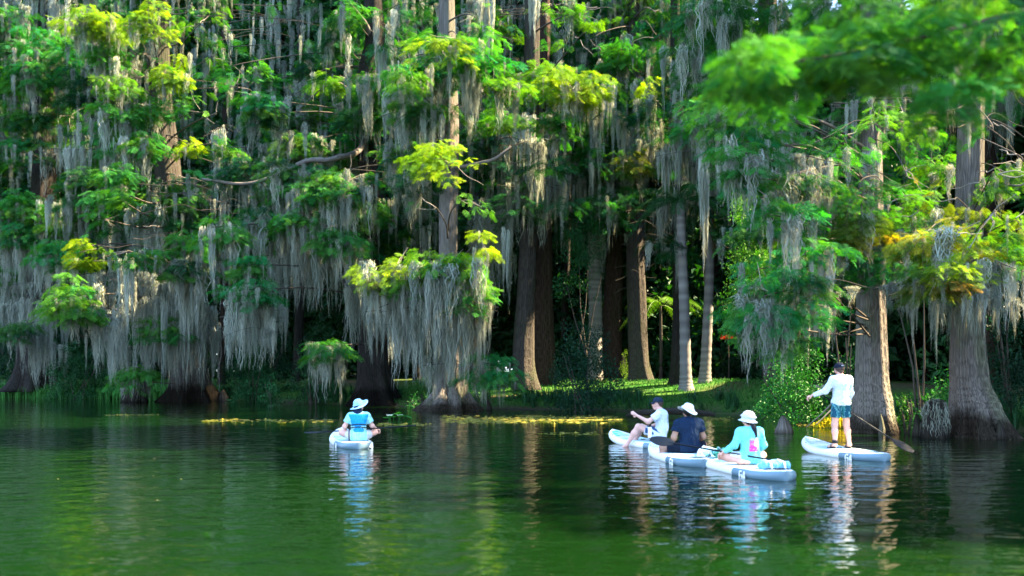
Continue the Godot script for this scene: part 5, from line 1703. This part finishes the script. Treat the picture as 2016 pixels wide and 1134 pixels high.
func build_curtains() -> void:
	curtain("far_left", -20, 160, 0, 150, 90); curtain("far_left", 60, 130, 215, 310, 30, 2.0); curtain("far_left", 0, 60, 300, 400, 26, 3.0); curtain("far_left", 20, 115, 480, 615, 60, 4.0); curtain("far_left", 95, 160, 440, 525, 36, 3.0); curtain("far_left", 0, 130, 560, 700, 50, 1.0); curtain("left", 325, 415, 560, 785, 110, 2.4); curtain("left", 200, 240, 560, 745, 44, 5.2); curtain("left", 285, 330, 600, 770, 48, 4.0); curtain("far_left", 40, 100, 600, 745, 50, 3.0); curtain("pale", 740, 800, 560, 725, 90, 3.4); curtain("far_left", 60, 130, 640, 770, 60, 3.5); curtain("left", 180, 240, 640, 770, 60, 5.0); curtain("dark", 470, 540, 600, 730, 70, 4.4); curtain("left", 170, 300, 540, 660, 60, 4.0); curtain("left", 290, 360, 460, 640, 80, 4.6); curtain("dark", 690, 770, 540, 700, 60, 1.8); curtain("dark", 450, 545, 570, 700, 60, 4.0); curtain("left", 420, 470, 400, 560, 50, 3.0)
	curtain("left", 410, 560, 40, 270, 120, 1.0); curtain("left", 200, 300, 60, 240, 60, 2.0); curtain("left", 420, 450, 250, 395, 26, 4.0, 0.9); curtain("left", 210, 290, 490, 722, 70, 5.0); curtain("left", 155, 190, 580, 702, 26, 5.0); curtain("left", 300, 420, 360, 560, 90, 4.5); curtain("left", 300, 370, 640, 760, 60, 3.5); curtain("left", 120, 330, 250, 400, 70, 0.0)
	curtain("dark", 465, 680, -10, 250, 190, 1.0); curtain("dark", 560, 700, 180, 330, 70, 0.0); curtain("dark", 530, 625, 440, 615, 80, 3.5); curtain("dark", 745, 880, -10, 220, 110, -1.0); curtain("dark", 600, 760, 380, 560, 80, -1.0); curtain("dark", 470, 620, 300, 460, 70, 0.0)
	curtain("pale", 840, 935, 100, 285, 90, 1.5); curtain("pale", 770, 960, 560, 770, 140, 3.0); curtain("pale", 845, 950, 690, 800, 90, 1.2); curtain("pale", 985, 1000, 735, 812, 14, 1.0); curtain("pale", 770, 850, 170, 330, 50, 0.0); curtain("pale", 700, 830, 330, 470, 60, -3.0)
	curtain("straight", 935, 1010, -20, 210, 80, 2.0); curtain("straight", 1000, 1110, -20, 120, 60, 2.0); curtain("straight", 995, 1110, 330, 490, 120, 1.0); curtain("straight", 1000, 1060, 230, 400, 70, 4.0); curtain("straight", 940, 1000, 400, 640, 50, 0.0); curtain("twin", 1090, 1240, 330, 450, 110, 1.0); curtain("twin", 1110, 1200, 180, 300, 60, 3.0); curtain("twin", 960, 1120, 270, 360, 90, -3.0)
	curtain("mossy", 1230, 1345, 250, 400, 90, 3.0); curtain("mossy", 1240, 1310, 430, 560, 70, 1.0); curtain("mossy", 1225, 1275, 520, 660, 40, 0.4); curtain("russet", 1180, 1300, 380, 480, 90, 0.0); curtain("curved", 1290, 1420, 380, 520, 110, 0.5); curtain("curved", 1330, 1430, 170, 420, 110, 2.5); curtain("curved", 1395, 1450, 430, 640, 30, -3.0); curtain("upper", 1335, 1450, 110, 330, 100, 1.0)
	curtain("big_right", 1490, 1640, 560, 690, 110, 3.5); curtain("big_right", 1520, 1600, 330, 480, 90, 3.0); curtain("big_right", 1600, 1720, 280, 460, 90, 2.0); curtain("big_right", 1690, 1745, 440, 560, 60, 1.4); curtain("big_right", 1705, 1740, 340, 470, 34, 2.2); curtain("big_right", 1640, 1820, 200, 330, 90, 0.0)
	curtain("far_right", 1870, 1950, 540, 680, 90, 2.2); curtain("far_right", 1785, 1870, 545, 640, 60, 2.5); curtain("far_right", 1930, 2020, 180, 330, 80, 1.0); curtain("far_right", 1980, 2016, 470, 620, 30, 1.0); curtain("red_back", 1760, 1990, 130, 330, 120, 1.0); curtain("far_right", 1780, 1900, 130, 280, 60, 0.5)

func build_festoons() -> void:
	festoon("broad sunlit curtain of moss hanging right of the bare grey limb stub near the centre", 43.5, 1000, 1056, 235, 372, 8, 0.2)
	festoon("single long thin tail of moss below the sunlit centre curtain", 43.4, 1044, 1062, 340, 452, 2)
	festoon("long narrow pale hank hanging alone down to the dark gap left of the emerald boughs", 30.0, 1374, 1398, 330, 600, 3)
	festoon("large grey hank draped from a hooked limb over the flared left trunk", 47.5, 352, 402, 545, 770, 6, -0.3)
	festoon("pair of long pointed grey hanks over the dark water left of the lone paddler", 41.0, 495, 535, 580, 720, 3, 0.8)
	festoon("thin pointed hank just left of the long pair over the dark water", 41.2, 466, 490, 575, 690, 2, 0.0)
	festoon("wide grey moss skirt reaching the water left of the lone paddler's hat", 42.0, 604, 680, 690, 797, 13, 0.0)
	festoon("long grey hank reaching far down left of the mossy stump", 46.0, 232, 268, 520, 725, 4, 0.5)
	festoon("slender hank at far left below the yellow-green boughs", 47.0, 160, 186, 610, 705, 3, 0.5)
	festoon("long pale grey hank in front of the upper left trunk", 49.0, 418, 446, 262, 396, 3, 0.0)
	festoon("sunlit pinkish hank at the top centre beside the dark gap", 44.0, 940, 975, 0, 208, 4, 0.6)
	festoon("narrow sunlit hank at the top right of the centre gap", 44.5, 1040, 1064, -10, 132, 3, -0.4)
	festoon("grey hank left of the bright yellow bough's right end", 45.0, 1184, 1216, 170, 292, 4, 0.0)
	festoon("sunlit hank under the right yellow bough with two points", 44.0, 1254, 1294, 200, 312, 4, 0.6)
	festoon("grey hank hanging in the dark gap right of the olive twig", 43.0, 1292, 1322, 300, 452, 4, 0.3)
	festoon("dense moss skirt below the emerald foliage over the shrub", 20.6, 1496, 1560, 610, 740, 6, 0.6)
	festoon("thin sunlit strand dangling lowest above the shrub by the standing person", 20.4, 1582, 1594, 620, 790, 2, 0.0, 1.1)
	festoon("soft grey-green hank right of the thin sunlit strand above the shrub", 20.8, 1598, 1640, 610, 755, 5, 0.4)
	festoon("grey hank hanging against the dark right of the big pale trunk", 22.0, 1784, 1806, 560, 730, 3, 0.2)
	festoon("long thin hank between the two right-hand trunks", 21.8, 1828, 1846, 560, 790, 2, 0.0)
	festoon("pale moss draped down the front of the far right trunk", 21.6, 1878, 1920, 540, 690, 5, 0.2)
	festoon("grey hank hanging left of the big pale trunk below the blurred leaves", 22.5, 1612, 1640, 520, 640, 3, 0.3)
	festoon("tall grey hank beside the upper part of the big pale trunk", 22.4, 1700, 1732, 300, 470, 3, 0.3)
	festoon("grey tail of moss hanging into the dark left of the straight trunk", 41.0, 988, 1002, 460, 620, 2, 0.0)
	stump("rounded stump cloaked in grey moss between the two right-hand trunks", spot(1842, 864, 22.6), 1.0, 1.0, 19)
	stump("broad broken stump draped with moss at the water left of the flared cypress", spot(266, 786, 51.0), 1.95, 2.3, 23)

func stump(label: String, at: Vector3, tall: float, wide: float, seed_: int) -> void:
	var o := thing("mossy_stump", label, "stump", at, 0.0, "stumps cloaked in moss")
	o.position.y = -0.1
	rng.seed = seed_
	part("wood", trunk_mesh([[V(0, 0, 0), 0.30 * wide], [V(0, 0.5 * tall, 0), 0.27 * wide], [V(0.02, 0.92 * tall, 0), 0.23 * wide], [V(0.03, 1.06 * tall, 0), 0.12 * wide]], 0.3, 5, 9, 0.1, 14, 18), M.bark_dark, o)
	var b := MB.new()
	for k in int(420 * wide):
		var a := rr(0, TAU)
		var r := pow(rr(0.0, 1.0), 0.4)
		var sag := pow(r, 5.0) * rr(0.1, 0.75)
		var top := V(cos(a) * 0.31 * r * wide, (1.10 - 0.10 * r - sag) * tall, sin(a) * 0.31 * r * wide)
		strand(b, top, V(top.x * rr(1.0, 1.12) + rr(-0.06, 0.06), maxf(0.1, top.y - tall * rr(0.2, 0.6)), top.z * rr(1.0, 1.12) + rr(-0.06, 0.06)), 0.011 * sqrt(wide), 0.035 * wide, 6)
	for i in b.c.size(): b.c[i] = b.c[i] * Color(0.25, 0.275, 0.225)
	tag(part("moss", b.flat(), M.moss, o), "", "", "", "stuff")

func build_understory() -> void:
	var mid := lin(0.02, 0.115, 0.035)
	var dk := lin(0.010, 0.055, 0.026)
	shrub("shore_bush", "dark tangled bush with hanging grey moss at the water's edge, centre", 38.0, 1064, 645, 1232, 808, dk, 0, 1.1)
	shrub("leafy_vine", "tall column of leafy vines behind the dark shore bush", 46.0, 1082, 430, 1206, 690, lin(0.018, 0.105, 0.032), 0, 0.8)
	shrub("drooping_shrub", "bright green broad-leaved shrub drooping over the water left of the standing person", 29.0, 1478, 685, 1645, 830, lin(0.035, 0.20, 0.035), 1, 2.6, "", 0.9)
	shrub("lime_bush", "light yellow-green bush behind the emerald cypress foliage", 31.0, 1420, 385, 1530, 665, lin(0.09, 0.26, 0.02), 0, 1.5)
	clearings.append([spot(1460, 500, 31.0), 1.7])
	shrub("dark_hedge", "dark rounded hedge at the back of the lawn right of the palms", 50.0, 1396, 668, 1500, 768, dk, 2, 0.9)
	shrub("dark_hedge", "dark hedge between the mossy trunk and the palms", 56.0, 1268, 660, 1330, 762, dk, 2, 0.9)
	shrub("vine_wall", "wall of green climbing leaves between the two right-hand trunks", 27.5, 1738, 500, 1890, 850, lin(0.035, 0.19, 0.035), 0, 1.6)
	shrub("vine_wall", "dark leafy growth left of the big pale trunk behind the standing person", 29.0, 1610, 520, 1712, 845, dk * 1.3, 0, 1.0)
	shrub("vine_wall", "dark leafy thicket at the right edge behind the far right trunk", 26.0, 1930, 480, 2060, 860, dk, 0, 0.9)
	shrub("vine_wall", "high leafy growth filling the gap above the right-hand vines", 32.0, 1640, 300, 1920, 560, mid, 0, 0.5)
	shrub("left_thicket", "dark green thicket on the bank left of the flared cypress", 58.0, 180, 590, 300, 775, mid * 0.8, 0, 0.9)
	shrub("left_thicket", "dark thicket between the flared cypress and the dark cypress", 55.0, 420, 560, 600, 790, dk, 0, 0.9)
	shrub("left_thicket", "leafy bush at the water left of the moss skirt", 48.0, 560, 650, 690, 795, mid * 0.8, 0, 0.9)
	shrub("left_thicket", "dark bushes behind the far left trunk", 66.0, -60, 560, 140, 775, dk, 0, 0.8)
	shrub("water_edge_bush", "dark leafy bush with low branches at the water between the flared cypress and the sapling", 50.5, 440, 690, 545, 798, mid * 0.9, 1, 1.4)
	shrub("water_edge_bush", "leafy bush at the water behind the reeds at far left", 57.0, 90, 690, 215, 785, mid * 0.9, 1, 1.2)
	shrub("sunlit_sprout", "small sunlit yellow-green sprout on the edge of the russet trunk", 52.5, 1222, 680, 1236, 742, lin(0.16, 0.30, 0.02), 0, 2.0, "", 0.6)
	shrub("small_sapling", "small green sapling by the water behind the lone paddler", 44.0, 510, 740, 560, 800, mid, 1, 1.0)
	shrub("edge_bush", "low green leaves on the bank between the dark and the pale cypress", 43.0, 790, 774, 850, 808, lin(0.025, 0.14, 0.03), 1, 1.0)
	shrub("edge_bush", "low leafy bank plants right of the pale cypress", 42.5, 960, 765, 1090, 812, lin(0.025, 0.13, 0.03), 1, 0.9)
	shrub("fern_clump", "clump of strap-leaved plants right of the big pale trunk's foot", 24.4, 1766, 770, 1806, 850, lin(0.05, 0.17, 0.03), 1, 2.0, "", 0.7)
	# the lit palm leaves in the grove, and the red-leaved plant
	var o := thing("young_palm", "sunlit yellow-green palm fronds drooping between the mossy trunk and the ringed palm", "palm", spot(1300, 775, 52.0))
	rng.seed = 12
	for k in 9: frond(o, V(rr(-0.2, 0.2), 5.0, 0), TAU * k / 9.0, rr(0.1, 1.0), rr(2.4, 3.0), lin(0.10, 0.20, 0.02))
	var b := MB.new()
	b.tube([V(0, -0.2, 0), V(0.05, 2.5, 0), V(0, 5.0, 0)], [0.12, 0.10, 0.08], 10)
	part("trunk", b.smooth(), M.limb, o)
	clearings.append([spot(1300, 610, 52.0), 2.0])
	o = thing("red_leaved_plant", "plant with a rosette of red leaves standing over the dark hedge", "plant", spot(1430, 764, 49.0))
	for k in 16:
		b = MB.new()
		var a := TAU * k / 16 + rr(-0.1, 0.1)
		var out := V(cos(a), rr(0.2, 1.2), sin(a)).normalized()
		var sd := out.cross(V(0, 1, 0)).normalized() * 0.06
		var r := V(0, 2.6, 0.4)
		b.tint = lin(0.30, 0.012, 0.04) * rr(0.5, 1.2)
		b.quad(r, r + out * 0.3 + sd * 0.7, r + out * 0.52 + V(0, -0.12, 0), r + out * 0.3 - sd * 0.7)
		part("leaf", b.flat(), M.leaf, o)
	b = MB.new()
	b.tube([V(0, -0.2, 0.4), V(0.05, 1.2, 0.4), V(0, 2.6, 0.4)], [0.04, 0.035, 0.03], 6)
	part("stem", b.smooth(), M.limb, o)

func build_woods() -> void:
	# the mass of forest behind, one body of leaves
	rng.seed = 33
	var xf := []
	var cols := []
	for k in 26000:
		var x := rr(-62.0, 48.0)
		var depth := pow(rr(0, 1), 1.2) * 34.0
		var z := minf(shore_z(x) - 13.0, -57.0) - depth
		if x > 10.0: z = shore_z(x) - 12.0 - depth
		var y := pow(rr(0, 1), 0.9) * 36.0
		var lump := noise.get_noise_3d(x * 9.0, y * 9.0, z * 9.0)
		if lump < -0.16 and y < 30.0: continue
		if x > 12.0 and y > 17.0: continue
		var g := ground(x, z)
		if y < 5.0 and depth < 5.0 and x > -12.0 and x < 14.0: continue
		var p := V(x, g + y, z)
		if in_gap(p, 1.0): continue
		var r := rr(0.9, 1.6)
		xf.append(Transform3D(Basis.from_euler(V(rr(-0.5, 0.5), rr(0, TAU), rr(-0.5, 0.5))).scaled(V(r, r, r)), p))
		var c := lin(0.012, 0.06, 0.025).lerp(lin(0.03, 0.10, 0.03), rr(0, 1)) * rr(0.6, 1.3)
		c.a = 1.0
		cols.append(c)
	for k in 6500:
		var x := rr(4.0, 34.0)
		var z := minf(shore_z(x) - 18.0 - rr(0, 10.0), -50.0 + 0.4 * x)
		var p := V(x, ground(x, z) + rr(0.0, 16.0), z)
		if in_gap(p, 1.0): continue
		var r := rr(0.9, 1.5)
		xf.append(Transform3D(Basis.from_euler(V(rr(-0.5, 0.5), rr(0, TAU), rr(-0.5, 0.5))).scaled(Vector3(r, r, r)), p))
		var c := lin(0.014, 0.065, 0.025) * rr(0.6, 1.3)
		c.a = 1.0
		cols.append(c)
	for k in 5200:
		var p := V(rr(2.0, 42.0), 0.0, -64.0 - rr(0.0, 12.0))
		p.y = ground(p.x, p.z) + rr(0.0, 25.0)
		if in_gap(p, 1.0): continue
		var r := rr(0.9, 1.6)
		xf.append(Transform3D(Basis.from_euler(V(rr(-0.5, 0.5), rr(0, TAU), rr(-0.5, 0.5))).scaled(Vector3(r, r, r)), p))
		var c := lin(0.014, 0.065, 0.025) * rr(0.6, 1.3)
		c.a = 1.0
		cols.append(c)
	var o := many("background_woods", leafs[2], M.leaf, xf, cols, self)
	tag(o, "dense dark mass of woodland leaves filling the background behind the cypresses", "woods")
	xf = []
	cols = []
	for k in 5200:
		var x := rr(-50.0, 42.0)
		var z := minf(shore_z(x) - rr(6.0, 22.0), -46.0 - rr(0, 14.0))
		var y := rr(7.5, 32.0)
		if noise.get_noise_2d(x * 22.0, y * 14.0) < -0.05: continue
		var p := V(x, y, z)
		var l := rr(1.2, 3.6)
		if in_gap(p + V(0, -l * 0.3, 0), l * 0.25): continue
		var r := rr(0.12, 0.3)
		xf.append(Transform3D(Basis(V(0, 1, 0), rr(0, TAU)) * Basis.from_scale(V(r, l, r)), p))
		cols.append(moss_colour())
	o = many("background_moss", tails[0], M.moss, xf, cols, self)
	tag(o, "grey moss hanging through the dark woodland behind the cypresses", "moss")
	for q in [[-27.0, -66.0, 0.30, "slim dark trunk in the shade behind the reeds at far left"], [-20.0, -63.0, 0.25, "slim trunk in the shade between the two left cypresses"], [-14.5, -62.0, 0.35, "dark trunk standing back just left of the flared left cypress"], [-9.0, -64.0, 0.28, "slim trunk in the shade right of the flared left cypress"], [-6.0, -58.0, 0.22, "slim trunk in the shade left of the dark cypress"], [-2.5, -60.0, 0.30, "dark trunk standing back between the dark and the pale cypress"], [3.5, -62.0, 0.26, "slim dark trunk far back just right of the twin trunk"], [8.0, -60.0, 0.3, "slim dark trunk far back behind the white-shirted person"], [12.5, -57.0, 0.28, "slim trunk far back behind the two ringed palms"], [16.0, -48.0, 0.3, "slim trunk in the shade behind the lawn's right end"], [19.0, -42.0, 0.26, "dark trunk in the shade left of the big pale trunk"]]:
		var d: float = -q[1]
		var px: float = 1008.0 + q[0] * FOCAL / d
		var up := FOCAL / d
		var py := LEVEL + (EYE - ground(q[0], q[1])) * up
		tree("back%d" % int(px), "background_tree", q[3], "tree", d, [[px, py + 8, q[2] * 2.6 * up], [px, py - 2 * up, q[2] * 1.8 * up], [px + 0.3 * up, py - 12 * up, q[2] * 1.5 * up], [px, py - 27 * up, 0.2 * up]], "bark_dark" if int(px) % 2 else "bark_red", 0.4, 5, -9.0, "trunks back in the woods")

func _ready() -> void:
	build_sky()
	noise.seed = 4
	noise.frequency = 0.01
	make_materials()
	make_growth()
	build_land()
	plant_trees()
	list_boughs()
	for q in [[835, 748, 60.0, 2.6], [968, 742, 58.0, 2.6], [1050, 770, 47.0, 2.4], [1275, 764, 47.5, 2.8], [1330, 775, 43.0, 1.6], [1400, 764, 45.0, 1.2], [1100, 30, 43.0, 1.6], [1310, 60, 45.0, 1.6], [600, 60, 46.0, 1.6], [700, 30, 46.5, 1.2], [255, 560, 47.0, 1.0], [470, 40, 48.0, 1.4], [1540, 720, 29.0, 1.2], [1746, 640, 24.4, 0.8], [1746, 760, 24.4, 0.7], [1030, 320, 43.5, 1.5], [955, 110, 44.0, 1.2], [1052, 60, 44.5, 1.0], [310, 200, 51.5, 1.6], [318, 280, 51.0, 1.2], [1272, 260, 44.0, 1.2], [1150, 230, 43.0, 1.2], [1590, 700, 20.4, 0.5], [1900, 600, 21.7, 0.6], [1229, 710, 52.5, 0.8], [1640, 830, 27.0, 1.5], [340, 530, 48.0, 0.8], [530, 20, 46.0, 1.0], [880, 250, 39.5, 0.8], [1384, 560, 30.0, 0.6]]:
		clearings.append([spot(q[0], q[1], q[2]), q[3]])
	rng.seed = 2024
	for k in 46: clearings.append([spot(rr(0, 1340), 10.0 + 490.0 * pow(rr(0, 1), 1.4), rr(39.0, 49.0)), rr(0.45, 0.9)])
	for k in 8: clearings.append([spot(rr(1440, 2010), rr(220, 560), rr(20.5, 24.0)), rr(0.3, 0.55)])
	build_understory()
	build_woods()
	build_curtains()
	grow_boughs()
	# tree, from, to height, spread, sprigs, moss, hue, how far behind the trunk
	fill_crown("far_left", 9.0, 28.0, 6.5, 4420, 420, "deep", 1.5)
	fill_crown("left", 9.5, 28.0, 6.0, 4420, 420, "deep", 2.0)
	fill_crown("dark", 9.0, 28.0, 7.0, 5100, 500, "deep", 2.5)
	fill_crown("pale", 10.0, 28.0, 5.5, 3570, 380, "deep", 3.0)
	fill_crown("straight", 10.0, 28.0, 6.0, 3910, 420, "deep", 1.0)
	fill_crown("russet", 10.5, 28.0, 6.0, 3570, 360, "dark", 0.0)
	fill_crown("mossy", 10.5, 28.0, 6.0, 3910, 380, "deep", 0.0)
	fill_crown("curved", 10.0, 28.0, 6.0, 3910, 420, "deep", 0.0)
	fill_crown("upper", 8.0, 28.0, 6.0, 4420, 420, "deep", 0.0)
	fill_crown("big_right", 7.5, 27.0, 5.0, 3910, 300, "green", 2.0, 2.0)
	fill_crown("far_right", 6.5, 27.0, 5.5, 4760, 300, "green", 2.5, 2.0)
	fill_crown("red_back", 8.0, 28.0, 6.0, 4760, 360, "deep", 1.0)
	for k in ["side_a", "side_b", "side_c", "side_d", "side_e", "side_g"]: fill_crown(k, 3.0, 27.0, 6.0, 5200, 120, "green", 0.0, 2.0)
	limb(trees.overhead, [trunk_at(trees.overhead, 6.0)[0], spot(2500, -120, 6.0), spot(1950, 40, 5.9), spot(1640, 110, 5.7), spot(1460, 130, 5.6)], 0.035, 0.006, M.limb, "limb")
	# the bare limbs that show between the leaves
	var bare := [["dark", 3.6, 0.17, 0.06, [[722, 262], [706, 296], [655, 313], [602, 318], [545, 345], [478, 362], [398, 352]]], ["dark", 1.0, 0.16, 0.10, [[735, 720], [742, 660], [705, 615], [688, 575], [672, 545]]], ["dark", 2.0, 0.07, 0.03, [[735, 120], [780, 118], [832, 136], [870, 150]]], ["dark", 1.5, 0.13, 0.05, [[738, 90], [716, 40], [690, 8], [670, -30]]],
		["pale", 2.0, 0.10, 0.05, [[884, 330], [930, 325], [975, 312], [1006, 288]]], ["left", 2.5, 0.06, 0.02, [[310, 175], [270, 140], [225, 110], [190, 88]]], ["left", 3.5, 0.07, 0.02, [[340, 420], [395, 352], [430, 345], [470, 330]]], ["left", 2.0, 0.05, 0.02, [[355, 560], [410, 480], [440, 455], [470, 400]]], ["dark", 2.2, 0.06, 0.02, [[715, 240], [680, 170], [640, 170], [590, 215]]],
		["big_right", 2.5, 0.05, 0.015, [[1714, 300], [1640, 250], [1570, 225], [1500, 210], [1420, 180]]], ["big_right", 3.0, 0.04, 0.012, [[1714, 420], [1640, 350], [1600, 380], [1570, 410], [1560, 450]]], ["big_right", 2.5, 0.035, 0.01, [[1714, 500], [1640, 470], [1560, 480], [1500, 462]]], ["far_right", 2.0, 0.05, 0.015, [[1908, 440], [1960, 370], [2010, 365], [2040, 340]]], ["upper", 3.0, 0.03, 0.01, [[1515, 330], [1430, 290], [1345, 298], [1270, 312]]]]
	for q in bare:
		var pts := []
		for p in q[4]: pts.append(spot(p[0], p[1], trees[q[0]].d - q[1] * clampf(pts.size() / 2.0, 0.0, 1.0)))
		limb(trees[q[0]], pts, q[2], q[3], M.pale_limb, "bare_limb")
	finish_trees()
	build_festoons()
	build_cover()
	build_small()
	build_boats()
	build_people()
